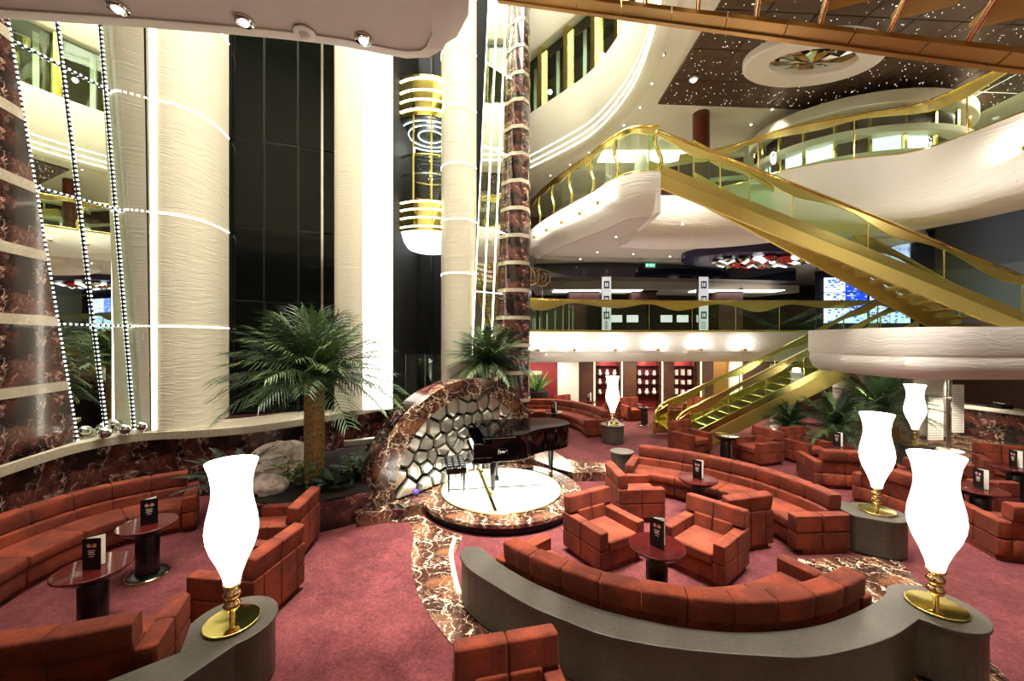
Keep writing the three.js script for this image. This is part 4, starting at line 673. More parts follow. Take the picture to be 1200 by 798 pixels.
const innerWall = [[3.66, 3.84], [3.54, 3.76], [3.17, 3.58], [2.74, 3.42], [2.36, 3.34], [1.95, 3.31], [1.55, 3.35], [1.18, 3.45], [.8, 3.6], [.477, 3.8], [.15, 4.05], [-.2, 4.42], [-.36, 4.66], [-.5, 4.7], [-.6, 4.62]];
greyWall('curved grey laminate wall with pale top wrapping the foreground sofa', [...smoothPts(outerWall, 40), ...circ(3.92, 3.63, .34, -2.5, 2.2, 24), ...smoothPts(innerWall, 40)]);
greyWall('rounded grey plinth under the middle lamp at the end of the curved sofa', [...circ(5.24, 5.64, .34, -2.2, 1.9, 24), [4.86, 6.25], [4.82, 6.2], [4.8, 5.55], [4.82, 5.5]]);
greyWall('rounded dark grey plinth under the far lamp', [...circ(2.96, 11.55, .34, -Math.PI, .6, 24), [3.3, 12.3], [3.2, 12.6], [3.12, 12.2], [2.66, 11.75]]);
greyWall('grey laminate wall curving away under the left lamp', [...circ(-2.45, 3.45, .34, -.9, 3.3, 24), [-2.62, 3.1], [-2.95, 2.82], [-3.5, 2.6], [-4.2, 2.45], [-4.9, 2.45], [-4.95, 2.1], [-4.2, 2.05], [-3.4, 2.2], [-2.8, 2.45], [-2.4, 2.8]]);
greyWall('small grey plinth end at the far end of the middle curved sofa', [...circ(2.45, 8.75, .26, 0, Math.PI * 2, 24).slice(0, 24)]);
greyWall('grey plinth under the lamp beside the white notice board', [...circ(9.6, 9.35, .34, 0, Math.PI * 2, 28).slice(0, 28)]);
function tableLamp() {
  const t = thing('table_lamp', '', 'lamp');
  mesh('base_plate', lathe([[.001, 0], [.2, 0], [.215, .012], [.205, .024], [.001, .02]], 40), M.gold, t);
  mesh('stem', lathe([[.02, .02], [.022, .1], [.05, .12], [.07, .155], [.05, .19], [.034, .2], [.056, .22], [.07, .255], [.05, .285], [.03, .295], [.045, .305], [.066, .32], [.07, .345], [.001, .345]], 28), M.copper, t);
  const o = [[.058, .335], [.076, .42], [.115, .53], [.16, .63], [.19, .73], [.2, .81], [.19, .91], [.167, 1.02], [.151, 1.11], [.15, 1.2], [.167, 1.31], [.198, 1.405]];
  mesh('lamp_shade', lathe([...o, ...o.slice().reverse().map(([r, y]) => [r - .008, y])], 40), M.shade, t);
  return t;
}
{ const L = [[3.92, 3.63, 'tall white glass vase lamp on the low grey wall in front of the right sofas'], [5.26, 5.66, 'tall white glass vase lamp on the rounded plinth at the end of the middle sofa'], [-2.446, 3.43, 'tall white glass vase lamp on the grey wall at the left group'], [2.96, 11.55, 'tall white glass vase lamp beside the far curved sofa'], [9.6, 9.35, 'tall white glass vase lamp beside the cycads and the notice board']];
  const p = tableLamp(); L.forEach(([x, d, label], i) => { if (!i) { p.position.set(x, .54, -d); p.userData.label = label; p.userData.group = 'white vase lamps'; } else copyOf(p, label, 'white vase lamps', x, .54, d, 0); pointLight(x, .54 + 1.46, d, 2.2, WHITE, 6); }); }

// ------------------------------------------------------------------ round tables and menu cards
function roundTable() {
  const t = thing('round_table', '', 'table');
  const top = mesh('table_top', lathe([[.001, .66], [.3, .66], [.31, .652], [.312, .64], [.3, .63], [.001, .63]], 44), M.tableTop, t);
  mesh('bowl', lathe([[.3, .632], [.24, .58], [.15, .53], [.001, .53]], 36), M.tableLeg, top);
  mesh('pedestal', lathe([[.12, .01], [.12, .54], [.001, .54]], 32), M.tableLeg, t);
  const b = mesh('foot', lathe([[.001, 0], [.21, 0], [.215, .015], [.2, .03], [.13, .04], [.001, .04]], 40), M.tableLeg, t);
  mesh('brass_ring', lathe([[.205, 0], [.225, 0], [.225, .014], [.205, .016]], 40), M.gold, b);
  return t;
}
const menuTex = canvasTex(128, 256, (g, w, h) => { g.fillStyle = '#0c0c0c'; g.fillRect(0, 0, w, h); g.fillStyle = '#e9e4dc'; g.beginPath(); g.arc(46, 60, 15, 0, 7); g.arc(84, 60, 15, 0, 7); g.fill(); g.fillStyle = '#c02a2a'; g.fillRect(34, 52, 60, 10); g.fillRect(44, 70, 40, 6); g.fillStyle = '#efece6'; for (const [y, a, b] of [[98, 38, 90], [112, 44, 84], [126, 40, 88], [146, 48, 80]]) g.fillRect(a, y, b - a, 7); });
M.menuFace = S({ map: menuTex, roughness: .35 });
function menuCard() {
  const t = thing('menu_card', '', 'menu'), W = .17, H = .32, th = .006;
  for (const s of [-1, 1]) { const leaf = s < 0 ? 'front_cover' : 'back_cover'; const g = new THREE.BoxGeometry(W, H, th); g.translate(W / 2, H / 2, 0); g.rotateY(s < 0 ? -.78 : -.06); const out = mesh(leaf, g, s < 0 ? M.menuFace : M.card, t); g.translate(-W * .45, 0, 0); const p = new THREE.BoxGeometry(W - .012, H - .012, .003); p.translate(W / 2, H / 2, s < 0 ? -.006 : .006); p.rotateY(s < 0 ? -.78 : -.06); p.translate(-W * .45, 0, 0); mesh('page', p, M.paper, out); }
  return t;
}
{ const TB = [[-4.33, 4.06, 'dark red round table nearest the left lamp with a menu card', .15, 1], [-4.67, 5.03, 'dark red round table deeper in the left sofa group with a menu card', .6, 1], [1.66, 4.5, 'dark red round table between two armchairs inside the foreground sofa', .25, 1], [3.16, 6.68, 'dark red round table in front of the middle curved sofa', .1, 1], [5.3, 9.75, 'dark red round table between armchairs below the gold stair', 0, 0], [.42, 12.95, 'left one of two dark round tables at the far curved sofa', 0, 1], [1.37, 12.9, 'right one of two dark round tables at the far curved sofa', .1, 1], [4.7, 13.95, 'dark round table in the rear lounge', 0, 0], [7.2, 8.68, 'dark round table between the back turned sofa and the cycads', 0, 1], [7.4, 6.2, 'dark red round table beyond the near right lamp', -.2, 1], [9.3, 7.25, 'dark red round table at the right edge near the bar', -.3, 1], [3.0, 15.3, 'dark round table behind the far lamp', 0, 1]];
  const p = roundTable(), c = menuCard(); let first = true;
  TB.forEach(([x, d, label, turn, menu], i) => {
    if (!i) { p.position.set(x, 0, -d); p.userData.label = label; p.userData.group = 'dark round tables'; } else copyOf(p, label, 'dark round tables', x, 0, d, 0);
    if (!menu) return; const ml = 'menu card on the ' + label.replace(/ with a menu card/, '');
    const ang = Math.atan2(-x, d) * .9 + turn;
    if (first) { first = false; c.position.set(x, .66, -d); c.rotation.y = ang; c.userData.label = ml; c.userData.group = 'menu cards on the tables'; c.children[0].position.x = 0; } else copyOf(c, ml, 'menu cards on the tables', x, .66, d, ang);
  }); }

// ------------------------------------------------------------------ marble paths, stage, piano
const SC = [-.2, 7.47];
struct('floor_marble_path', 'veined brown marble path curving along the low grey wall', 'floor', slab([[-2.2, 6.45], at(480, 612, 0), at(485, 629, 0), at(482, 650, 0), at(483, 673, 0), at(491, 700, 0), at(506, 727, 0), at(531, 758, 0), [-.05, 3.38], [.6, 2.95], [1.4, 2.68], [2.4, 2.6], [3.2, 2.68], [4.0, 2.95], [4.3, 3.3], [4.42, 3.8], [4.36, 4.4], [4.1, 5.2], [4.2, 5.35], [4.7, 5.5], [5.2, 5.2], [4.9, 4.6], [4.6, 4.0], [4.0, 3.7], [3.0, 3.3], [2.2, 3.15], [1.2, 3.25], [.4, 3.65], [-.4, 4.35], [-.62, 4.7], [-.82, 5.4], [-.75, 6.0], [-1.2, 6.3], [-1.7, 6.9]], 0, .012), M.marbleStage);
{ const tr = plan([[-.86, 5.95], [-.86, 5.55], [-.72, 4.95], [-.62, 4.62]], 14, [-3, 5]); struct('trim_6', 'pale stone edging strip beside the marble path', 'edging', sweep(tr, [[-.03, 0], [-.03, .02], [.03, .02], [.03, 0]]), M.marblePale);
  const t2 = plan([[3.95, 5.35], [3.72, 5.0], [3.78, 4.6], [4.05, 4.15]], 14, [5, 5]); struct('trim_7', 'pale stone edging strip in front of the middle lamp plinth', 'edging', sweep(t2, [[-.04, 0], [-.04, .02], [.04, .02], [.04, 0]]), M.marblePale);
  struct('floor_marble_patch', 'veined brown marble floor patch in front of the middle lamp plinth', 'floor', slab(smoothPts([[3.98, 5.35], [3.76, 5.0], [3.82, 4.6], [4.05, 4.2], [4.35, 3.9]], 14).concat([[4.7, 4.2], [5.0, 4.8], [5.3, 5.4], [4.7, 5.42]]), 0, .014), M.marbleStage);
  struct('floor_marble_bar', 'veined brown marble floor in front of the bar counter', 'floor', slab([[9.0, 9.9], [9.4, 8.6], [10.8, 8.3], [11.6, 7.4], [13.4, 7.2], [15, 8.6], [X1 - .1, 9.5], [X1 - .1, 12.6], [9.2, 12.4]], 0, .012), M.marbleStage); }
{ const t = thing('stage', 'round brown marble stage with a glowing white disc under the grand piano', 'stage');
  const ring = new THREE.Shape(); ring.absellipse(SC[0], SC[1], 1.5, 1.5, 0, Math.PI * 2); const rg = slab(circ(SC[0], SC[1], 1.5, 0, Math.PI * 2, 64).slice(0, 64), .14, .2, .02);
  mesh('marble_top', rg, M.marbleStage, t); mesh('riser', slab(circ(SC[0], SC[1], 1.45, 0, Math.PI * 2, 64).slice(0, 64), 0, .14), M.blackGlass, t);
  mesh('gold_rim', (() => { const g = new THREE.TorusGeometry(1.14, .025, 8, 64); g.rotateX(Math.PI / 2); g.scale(1, .5, 1); g.translate(SC[0], .206, -SC[1]); return g; })(), M.gold, t);
  for (let k = 0; k < 4; k++) mesh('glowing_light_panel', slab([SC, ...circ(SC[0], SC[1], 1.12, k * Math.PI / 2 + .14 + .01, (k + 1) * Math.PI / 2 + .14 - .01, 20)], .2, .208), M.stageGlow, t);
  mesh('gold_divider', (() => { const g = rod(V(-.7, .205, 8.42), V(-.26, .205, 6.38), .045, 6); g.scale(1, 1, 1); return g; })(), M.gold, t);
  mesh('dark_divider', rod(V(SC[0] + Math.cos(.14) * 1.12, .2, SC[1] + Math.sin(.14) * 1.12), V(SC[0] - Math.cos(.14) * 1.12, .2, SC[1] - Math.sin(.14) * 1.12), .022, 6), M.darkFrame, t);
  areaLight(SC[0], .24, SC[1], 1.5, 1.5, 1.2, WHITE, [0.001, 1, 0.001]);
  struct('floor_stage_plateau', 'low marble plateau between the arch and the stage', 'floor', slab([[-2.5, 6.3], [-2.26, 6.38], [-1.63, 6.72], [-1.35, 6.85], [-1.0, 7.2], [-1.3, 7.8], [-.6, 8.8], [.5, 9.3], [1.0, 8.6], [1.3, 8.35], [2.3, 8.4], [2.35, 8.9], [1.3, 9.3], [.9, 10.4], [.2, 10.4], [-1.2, 8.9], [-2.6, 7.1]], 0, .19), M.marbleStage);
  mesh('floor_lamp_plate', box(.3, .01, .2, -1.95, .196, -6.62), M.chrome, t);
}
{ // grand piano; own frame: +x along the case towards the tail, -z away over the keyboard
  const t = thing('grand_piano', 'black polished grand piano with closed lid on the glowing stage', 'piano', null, -.66, .21, 6.95, Math.atan2(.206, .979));
  const O = [[.0, 0], [.74, 0], [.95, .08], [1.12, .26], [1.4, .44], [1.75, .55], [1.98, .7], [2.08, .95], [2.02, 1.22], [1.86, 1.4], [1.6, 1.48], [0, 1.48]];
  const sm = pts => { const c = new THREE.CatmullRomCurve3(pts.map(([x, d]) => V(x, 0, d)), false, 'centripetal'); return c.getSpacedPoints(40).map(p => [p.x, -p.z]); };
  const outline = u0 => [[u0, 0], ...sm(O.slice(1, 11)), [u0, 1.48]];
  const grow = (pts, k) => pts.map(([x, d]) => [1 + (x - 1) * (1 + k), .74 + (d - .74) * (1 + k)]);
  mesh('case', slab(outline(.3), .62, 1.04, .01), M.piano, t);
  mesh('keybed', slab([[-.02, .0], [.32, 0], [.32, 1.48], [-.02, 1.48]], .6, .7, .008), M.piano, t);
  for (const d of [0, 1.39]) mesh('cheek', slab([[-.02, d], [.32, d], [.32, d + .09], [-.02, d + .09]], .7, .94, .015), M.piano, t);
  const kb = mesh('keyboard', box(.15, .02, 1.24, .1, .715, -.74), M.ivory, t); const bl = []; for (let i = 0; i < 36; i++) bl.push(box(.09, .012, .014, .13, .731, -.14 - i * .0345)); mesh('black_keys', merged(bl), M.piano, kb);
  mesh('fallboard', box(.03, .34, 1.3, .26, .87, -.74), M.piano, t);
  const lid = mesh('lid', slab(grow(outline(.36), .02), .045 + 1, 1.075, .008), M.piano, t);
  mesh('lid_flap', slab([[-.01, -.015], [.355, -.015], [.355, 1.495], [-.01, 1.495]].map(([a, b]) => [a * .5 + .17, b]), 1.045, 1.075, .008), M.piano, lid);
  for (const [x, d] of [[.34, .12], [.34, 1.36], [1.72, 1.0]]) { const lg = mesh('leg', new THREE.CylinderGeometry(.075, .045, .55, 4).rotateY(Math.PI / 4).translate(x, .345, -d), M.piano, t); mesh('caster', new THREE.CylinderGeometry(.04, .045, .07, 16).translate(x, .036, -d), M.gold, lg); }
  const ly = mesh('pedal_lyre', merged([box(.05, .5, .04, .5, .36, -.62), box(.05, .5, .04, .5, .36, -.86), box(.08, .06, .34, .5, .1, -.74)]), M.piano, t); for (const z of [.66, .74, .82]) mesh('pedal', rbox(.16, .015, .04, .006, .4, .07, -z), M.gold, ly);
  const logo = canvasTex(256, 128, (g, w, h) => { g.fillStyle = '#050505'; g.fillRect(0, 0, w, h); g.strokeStyle = '#e8e8e4'; g.lineWidth = 9; g.lineCap = 'round'; g.beginPath(); g.moveTo(60, 30); g.bezierCurveTo(30, 20, 50, 110, 36, 112); g.moveTo(40, 70); g.bezierCurveTo(80, 50, 90, 60, 84, 96); g.bezierCurveTo(100, 60, 120, 60, 116, 96); g.bezierCurveTo(130, 50, 150, 40, 140, 96); g.bezierCurveTo(170, 60, 180, 70, 170, 92); g.moveTo(186, 60); g.lineTo(226, 56); g.stroke(); });
  const lg = mesh('side_emblem', new THREE.BoxGeometry(.22, .11, .004).translate(.5, .8, .003), S({ map: logo, roughness: .2 }), t); lg.userData.label = 'white script emblem on the piano side';
  const b = thing('piano_bench', 'black tufted leather piano bench in front of the keyboard', 'bench', null, -1.08, .21, 7.5, Math.atan2(.206, .979));
  mesh('seat_box', rbox(.36, .12, .66, .012, 0, .4, 0), M.piano, b); for (let i = 0; i < 3; i++) for (let j = 0; j < 5; j++) mesh('tuft', rbox(.115, .06, .13, .028, -.115 + i * .115, .485, -.26 + j * .13), M.leather, b);
  for (const s of [-1, 1]) for (const q of [-1, 1]) mesh('leg', new THREE.CylinderGeometry(.025, .016, .35, 8).translate(s * .14, .175, q * .28), M.piano, b); for (const q of [-1, 1]) mesh('knob', new THREE.CylinderGeometry(.04, .04, .04, 14).rotateX(Math.PI / 2).translate(0, .4, q * .35), M.piano, b);
}
// ------------------------------------------------------------------ arch with mirrored stones
{ const a0 = [-2.42, 6.6], a1 = [.52, 10.05], ux = a1[0] - a0[0], ud = a1[1] - a0[1], L = Math.hypot(ux, ud), e = [ux / L, ud / L], nrm = [e[1], -e[0]], c = [(a0[0] + a1[0]) / 2, (a0[1] + a1[1]) / 2];
  const W = (s, h, o) => V(c[0] + e[0] * s + nrm[0] * o, .2 + h, c[1] + e[1] * s + nrm[1] * o);
  const t = thing('marble_arch', 'red marble arch framing a wall of silvery polished stones', 'arch');
  const RO = 2.22, RI = 1.84, n = 40, sec = (r0, r1, o0, o1) => { const p = [], ix = []; for (let i = 0; i <= n; i++) { const a = Math.PI * (1 - i / n); for (const [r, o] of [[r0, o0], [r1, o0], [r1, o1], [r0, o1]]) { const v = W(Math.cos(a) * r, Math.sin(a) * r * .9, o); p.push(v.x, v.y, v.z); } } for (let i = 0; i < n; i++) for (let j = 0; j < 4; j++) { const q = i * 4 + j, k = i * 4 + (j + 1) % 4; ix.push(q, q + 4, k, k, q + 4, k + 4); } ix.push(0, 1, 2, 0, 2, 3); const z = n * 4; ix.push(z, z + 2, z + 1, z, z + 3, z + 2); const g = new THREE.BufferGeometry(); g.setAttribute('position', new THREE.Float32BufferAttribute(p, 3)); g.setIndex(ix); return metreUV(toCreasedNormals(g, .5)); };
  mesh('arch_face', sec(RI, RO, .12, -.05), M.marbleStage, t); mesh('arch_body', sec(RI + .06, RO - .05, -.05, -.5), M.marble, t);
  mesh('backing', (() => { const p = [W(0, 0, -.12)], ix = []; const q = []; for (let i = 0; i <= 32; i++) { const a = Math.PI * i / 32; q.push(W(Math.cos(a) * (RI + .08), Math.sin(a) * (RI + .08) * .93, -.12)); } const all = [...p, ...q]; for (let i = 1; i < all.length - 1; i++) ix.push(0, i, i + 1); const back = all.map(v => v.clone().add(V(-nrm[0] * .1, 0, -nrm[1] * .1))); const m = all.length; for (let i = 1; i < m - 1; i++) ix.push(m, m + i + 1, m + i); const g = new THREE.BufferGeometry(); g.setAttribute('position', new THREE.Float32BufferAttribute([...all, ...back].flatMap(v => [v.x, v.y, v.z]), 3)); g.setIndex(ix); return metreUV(toCreasedNormals(g, .3)); })(), M.soil, t);
  // polygons around jittered points
  const R = rngOf(21), pts = []; for (let j = 0; j < 8; j++) for (let i = -7; i <= 7; i++) { const s = (i + (j % 2) * .5) * .3 + (R() - .5) * .17, h = .1 + j * .255 + (R() - .5) * .13; if (Math.hypot(s, h / .93) < RI - .02) pts.push([s, h]); }
  const clip = (poly, m, d) => { const out = []; for (let i = 0; i < poly.length; i++) { const p = poly[i], q = poly[(i + 1) % poly.length], a = (p[0] - m[0]) * d[0] + (p[1] - m[1]) * d[1], b = (q[0] - m[0]) * d[0] + (q[1] - m[1]) * d[1]; if (a <= 0) out.push(p); if ((a <= 0) !== (b <= 0)) { const f = a / (a - b); out.push([p[0] + (q[0] - p[0]) * f, p[1] + (q[1] - p[1]) * f]); } } return out; };
  const disc = []; for (let i = 0; i <= 24; i++) { const a = Math.PI * i / 24; disc.push([Math.cos(a) * (RI - .01), Math.sin(a) * (RI - .01) * .93]); }
  pts.forEach((p, i) => {
    let poly = disc; for (const q of pts) { if (q === p) continue; const d = [q[0] - p[0], q[1] - p[1]]; if (Math.hypot(...d) > .8) continue; poly = clip(poly, [(p[0] + q[0]) / 2, (p[1] + q[1]) / 2], d); if (poly.length < 3) return; }
    const ctr = poly.reduce((s, v) => [s[0] + v[0] / poly.length, s[1] + v[1] / poly.length], [0, 0]), m = poly.length, P = [], ix = [];
    const low = p[1] < .3 ? (.3 - p[1]) * .6 : 0, tl = [(R() - .5) * .2, (R() - .5) * .2];
    for (const [k, o] of [[.86, -.1], [.85, .0], [.68, .035 + R() * .012]]) for (const v of poly) { const dx = (v[0] - ctr[0]) * k, dy = (v[1] - ctr[1]) * k; const w = W(ctr[0] + dx, ctr[1] + dy, o + low * (1 - .0) + (o > 0 ? dx * tl[0] + dy * tl[1] : 0)); P.push(w.x, w.y, w.z); }
    for (let r = 0; r < 2; r++) for (let j = 0; j < m; j++) { const a = r * m + j, b = r * m + (j + 1) % m; ix.push(a, b, a + m, b, b + m, a + m); } for (let j = 1; j < m - 1; j++) { ix.push(2 * m, 2 * m + j, 2 * m + j + 1); ix.push(0, j + 1, j); }
    const g = new THREE.BufferGeometry(); g.setAttribute('position', new THREE.Float32BufferAttribute(P, 3)); g.setIndex(ix); const q = g.toNonIndexed(); q.computeVertexNormals(); mesh('polished_stone', metreUV(q), M.stone, t);
  });
  const vz = thing('violet_spot', 'small violet lamp among the silvery stones', 'lamp', null, -1.75, .2, 7.15); mesh('housing', lathe([[.001, 0], [.05, 0], [.055, .03], [.035, .08], [.001, .09]], 16), M.violet, vz);
}
// ------------------------------------------------------------------ plants
function frondGeo(len, droop, leaf, seed, pairs = 24) {   // along +x, arching up then drooping
  const R = rngOf(seed), P = f => new THREE.Vector3(f * len * (1 - .12 * droop * f), len * (.34 * f - droop * .62 * f * f), 0), pos = [], ix = [];
  const quad = (a, b, c, d) => { const k = pos.length / 3; for (const v of [a, b, c, d]) pos.push(v.x, v.y, v.z); ix.push(k, k + 1, k + 2, k, k + 2, k + 3); };
  for (let i = 0; i < 12; i++) { const a = P(i / 12), b = P((i + 1) / 12), w = .012 * (1 - i / 13) + .003, s = new THREE.Vector3(0, 0, w), u = new THREE.Vector3(0, w * .8, 0); quad(a.clone().sub(s), a.clone().add(s), b.clone().add(s), b.clone().sub(s)); quad(a.clone().sub(u), a.clone().add(u), b.clone().add(u), b.clone().sub(u)); }
  for (let i = 0; i < pairs; i++) for (const sd of [-1, 1]) {
    const f = .1 + .9 * i / pairs, o = P(f), l = leaf * (.55 + .6 * Math.sin(Math.PI * Math.min(1, f * .86 + .12))) * (.85 + .3 * R()), fw = .55 + .5 * f;
    const dir = new THREE.Vector3(fw, -.05 - .22 * R(), sd * (1.05 - .45 * f)).normalize(), m = o.clone().addScaledVector(dir, l * .5), tip = o.clone().addScaledVector(dir, l).add(new THREE.Vector3(0, -l * (.16 + .2 * R()), 0)), w = new THREE.Vector3(-dir.z, 0, dir.x).multiplyScalar(.011);
    quad(o.clone().sub(w), m.clone().sub(w), m.clone().add(w), o.clone().add(w)); quad(m.clone().sub(w), tip, tip.clone().add(w.clone().multiplyScalar(.1)), m.clone().add(w));
  }
  const g = new THREE.BufferGeometry(); g.setAttribute('position', new THREE.Float32BufferAttribute(pos, 3)); g.setIndex(ix); g.computeVertexNormals(); return g;
}
function palm(label, x, h, d, trunkH, r0, r1, fronds, len, leaf, seed, name = 'palm_tree', lean = 0) {
  const t = thing(name, label, 'palm', null, x, h, d), R = rngOf(seed), pr = [];
  for (let i = 0; i <= trunkH / .035; i++) { const y = i * .035, f = y / trunkH; pr.push([r0 + (r1 - r0) * f + (i % 2 ? .012 : 0), y]); } pr.push([.001, trunkH]);
  if (trunkH > .05) mesh('trunk', metreUV(lathe(pr, 18)), M.bark, t);
  const vars = [0, 1, 2, 3].map(k => frondGeo(len * (.85 + .1 * k), .25 + .24 * k, leaf, seed + k));
  const mats = [M.leafA, M.leafA, M.leafB, M.leafC];
  for (let i = 0; i < fronds; i++) {
    const f = i / fronds, m = new THREE.Mesh(vars[Math.min(3, Math.floor(f * 3.2 + R() * .9))], mats[Math.floor(R() * 4)]); m.name = 'frond'; shadow(m);
    m.position.set(0, trunkH + .06 * (1 - f), 0); m.rotation.order = 'YXZ'; m.rotation.y = i * 2.39996 + R() * .4; m.rotation.z = 1.2 - 1.35 * Math.pow(f, .8) + (R() - .5) * .15; m.rotation.x = (R() - .5) * .3; t.add(m);
  }
  return t;
}
palm('tall date palm with a rough trunk in the planter before the black shaft', -3.55, .47, 7.05, 1.8, .16, .165, 70, 1.5, .4, 300);
palm('smaller palm with a pale trunk behind the marble arch', -.58, 0, 9.8, 2.35, .15, .14, 50, 1.15, .3, 330);
palm('broad dark cycad palm under the white landing', 10.0, .1, 10.7, .95, .42, .4, 44, 1.35, .34, 360);
palm('spreading cycad palm in front of the pale panels beside the stair', 8.4, .1, 10.2, .6, .28, .26, 30, 1.1, .3, 380);
palm('small spiky palm in a dark pot by the stair', 7.75, .42, 10.95, .2, .14, .12, 26, .8, .2, 395);
{ const c = thing('dark_planter', 'dark green square planter holding the small spiky palm', 'planter', null, 7.75, 0, 10.95); mesh('box', rbox(.6, .4, .6, .02, 0, .2, 0), S({ color: 0x16241c, roughness: .3 }), c); mesh('soil', box(.54, .02, .54, 0, .41, 0), M.soil, c);
  const y = thing('yucca_pot', 'black pot with a spiky yucca behind the far curved sofa', 'plant', null, .95, 0, 15.6); mesh('pot', lathe([[.001, 0], [.42, 0], [.5, 1.0], [.46, 1.0], [.4, .95], [.001, .95]], 28), M.blackMatte, y); const R = rngOf(77);
  for (let i = 0; i < 44; i++) { const g = new THREE.ConeGeometry(.045, 1.0, 4); g.scale(1, 1, .3); g.translate(0, .5, 0); g.rotateZ(-.12 - .95 * (i / 44)); g.rotateY(i * 2.4 + R()); g.translate(0, .95, 0); mesh('blade', g, i % 3 ? M.leafA : M.leafD, y); } }
struct('wall_planter_box', 'red marble raised planter bed below the tall palm', 'planter', slab([[-2.32, 6.62], [-2.75, 6.28], [-3.2, 6.02], [-3.9, 6.05], [-4.7, 6.45], [-5.4, 7.1], [-5.25, 7.75], [-4.3, 8.9], [-3.6, 9.9], [-2.7, 8.4], [-2.45, 7.2]], 0, .46), M.marble);
struct('trim_8', 'pale soil and stone rim of the palm planter', 'rim', slab([[-2.34, 6.66], [-3.2, 6.08], [-3.9, 6.12], [-4.65, 6.5], [-5.3, 7.1], [-4.3, 8.7], [-3.6, 9.6], [-2.55, 7.4]], .46, .475), M.soil);
{ const bench = thing('stone_bar', 'pale stone bar laid across the back of the palm planter', 'stone'); mesh('block', (() => { const g = rbox(1.15, .1, .14, .01); g.rotateY(.55); g.translate(-2.85, .95, -8.1); return metreUV(g); })(), M.marblePale, bench); mesh('support', box(.2, .46, .2, -2.85, .7, -8.1), M.marble, bench);
  const rock = (x, d, s, seed, label) => { const g = new THREE.IcosahedronGeometry(s, 3), p = g.attributes.position, n = lattice(seed, 16), v = new THREE.Vector3(); for (let i = 0; i < p.count; i++) { v.fromBufferAttribute(p, i); const k = .72 + .5 * n(v.x / s * 2 + 5, v.y / s * 2 + v.z / s * 2 + 5); p.setXYZ(i, v.x * k, v.y * k * .7, v.z * k); } g.computeVertexNormals(); const t = thing('quartz_rock', label, 'rock', null, x, .5 + s * .35, d); mesh('stone', metreUV(g), M.rock, t); };
  rock(-4.35, 7.0, .42, 1, 'white and pink quartz boulder left of the palm trunk'); rock(-4.05, 6.55, .26, 2, 'small white quartz boulder at the planter edge'); rock(-4.6, 7.7, .5, 3, 'pinkish boulder at the back of the planter');
  const R = rngOf(88);
  const fern = (x, d, n, len, label, m) => { const t = thing('fern', label, 'plant', null, x, .47, d); const g = frondGeo(len, .8, .14, 900 + n, 16); for (let i = 0; i < n; i++) { const f = new THREE.Mesh(g, i % 3 ? m : M.leafC); f.name = 'frond'; shadow(f); f.rotation.order = 'YXZ'; f.rotation.y = i * 2.4 + R() * .5; f.rotation.z = .95 - .7 * i / n; t.add(f); } };
  fern(-4.75, 6.75, 22, .95, 'dark arching fern left of the boulder in the planter', M.leafC);
  fern(-2.95, 7.3, 16, .5, 'low dark fern right of the palm trunk', M.leafA); fern(-3.1, 6.75, 14, .38, 'small fern at the front of the planter', M.leafC); fern(-2.75, 7.9, 14, .5, 'low fern before the stone bar', M.leafA);
  const ivy = (x, d, n, label, m) => { const t = thing('leafy_plant', label, 'plant', null, x, .47, d); for (let i = 0; i < n; i++) { const g = new THREE.SphereGeometry(.06, 6, 4); g.scale(1, .12, .7); g.rotateZ(R() * .9 - .3); g.rotateY(R() * 6.3); const a = R() * 6.3, q = R() * .26, y = .08 + R() * .42; g.translate(Math.cos(a) * q, y, Math.sin(a) * q); mesh('leaf', g, R() > .4 ? m : M.leafA, t); } mesh('stem', rod(new THREE.Vector3(0, 0, 0), new THREE.Vector3(0, .45, 0), .012), M.bark, t); };
  ivy(-3.85, 6.75, 40, 'bright green leafy plant left of the palm trunk', M.leafD); ivy(-3.45, 6.6, 34, 'dark green leafy plant wrapped around the palm trunk foot', M.leafB); ivy(-2.85, 6.95, 46, 'dark glossy leafy plant at the right end of the planter', M.leafA);
}
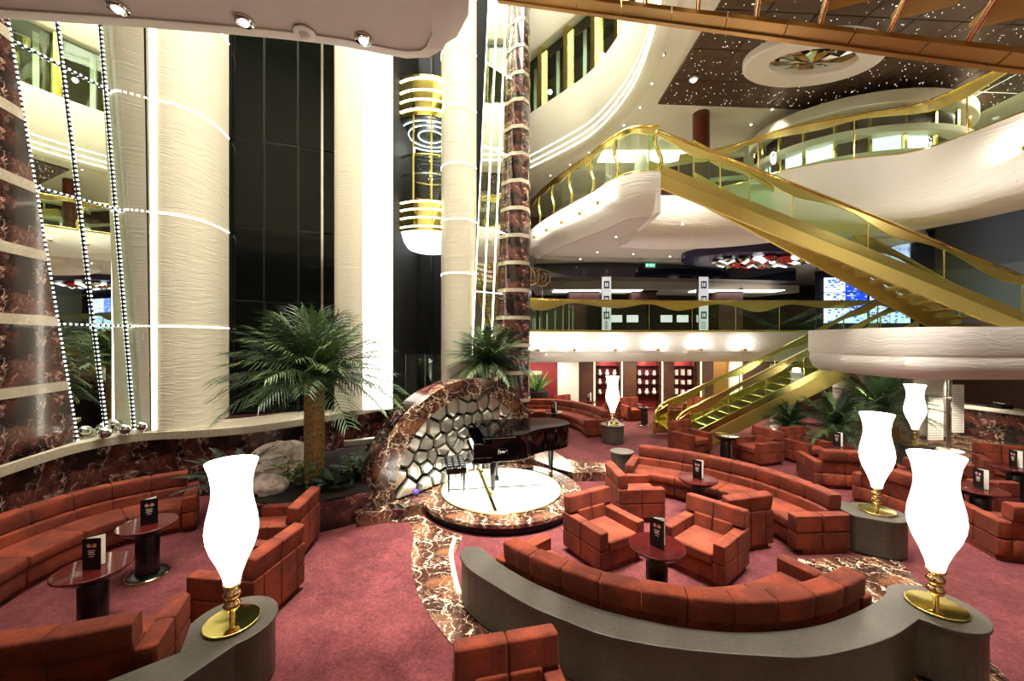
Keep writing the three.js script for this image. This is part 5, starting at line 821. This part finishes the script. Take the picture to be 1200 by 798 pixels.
// ------------------------------------------------------------------ bar corner at the right
for (const [x, d, lab] of [[10.9, 12.75, 'white ridged column behind the broad cycad'], [13.0, 12.2, 'white ridged column beside the notice stand'], [9.0, 13.0, 'white ridged column behind the lower stair']]) { const t = thing('ridged_column', lab, 'column', null, x, 0, d); mesh('shaft', metreUV(new THREE.CylinderGeometry(.38, .38, 2.2, 28).translate(0, 1.1, 0)), M.white, t); mesh('base_ring', lathe([[.38, 0], [.42, 0], [.42, .08], [.38, .1]], 28), M.chrome, t); }
{ const t = thing('bar_counter', 'red marble bar counter with a white top at the right', 'bar'); const c = plan([[13.4, 13.0], [14.15, 12.5], [14.5, 11.6], [14.8, 10.6]], 14, [17, 12]); mesh('front', sweep(c, [[0, 0], [0, .86], [.4, .86], [.4, 0]]), M.marble, t); mesh('top', sweep(c, rrect(-.12, .55, .86, .98, .02)), M.whitePlain, t);
  const r = thing('red_cap', 'red and white cap lying on the bar counter', 'cap', null, 14.25, .98, 12.75); mesh('crown', new THREE.SphereGeometry(.2, 20, 12, 0, 6.3, 0, 1.57), M.redBright, r); mesh('band', new THREE.CylinderGeometry(.205, .205, .05, 20).translate(0, .02, 0), M.paper, r);
  const k = thing('till_tray', 'small dark tray on the bar counter', 'tray', null, 14.6, .98, 11.75); mesh('tray', rbox(.35, .1, .4, .02, 0, .05, 0), M.blackMatte, k); mesh('handle', rod(new THREE.Vector3(0, .14, -.15), new THREE.Vector3(0, .14, .15), .015), M.chrome, k);
  struct('wall_bar', 'dark panelled wall behind the bar counter', 'wall', box(.1, 2.15, 7.5, 16.6, 1.08, -11), M.wood);
  const s = thing('notice_stand', 'white notice panels on a metal pole stand near the bar', 'notice stand', null, 11.9, 0, 10.7); mesh('base', lathe([[.001, 0], [.3, 0], [.3, .02], [.001, .03]], 28), M.whitePlain, s); mesh('pole', rod(new THREE.Vector3(0, .02, 0), new THREE.Vector3(0, 2.1, 0), .045, 14), M.chrome, s);
  const tx = canvasTex(128, 256, (g, w, h) => { g.fillStyle = '#f2f0ea'; g.fillRect(0, 0, w, h); g.fillStyle = '#b9b6ae'; for (let y = 8; y < h; y += 13) g.fillRect(4, y, w - 8 - (y * 7) % 30, 4); }); const m = S({ map: tx, roughness: .6 });
  for (const [x, w, y] of [[-.42, .42, .95], [.2, .3, 1.15]]) { const b = mesh('notice_panel', box(w, 1.3, .03, x, y, .05), m, s); fitUV(b.geometry); }
}
renderer.render(scene, camera);
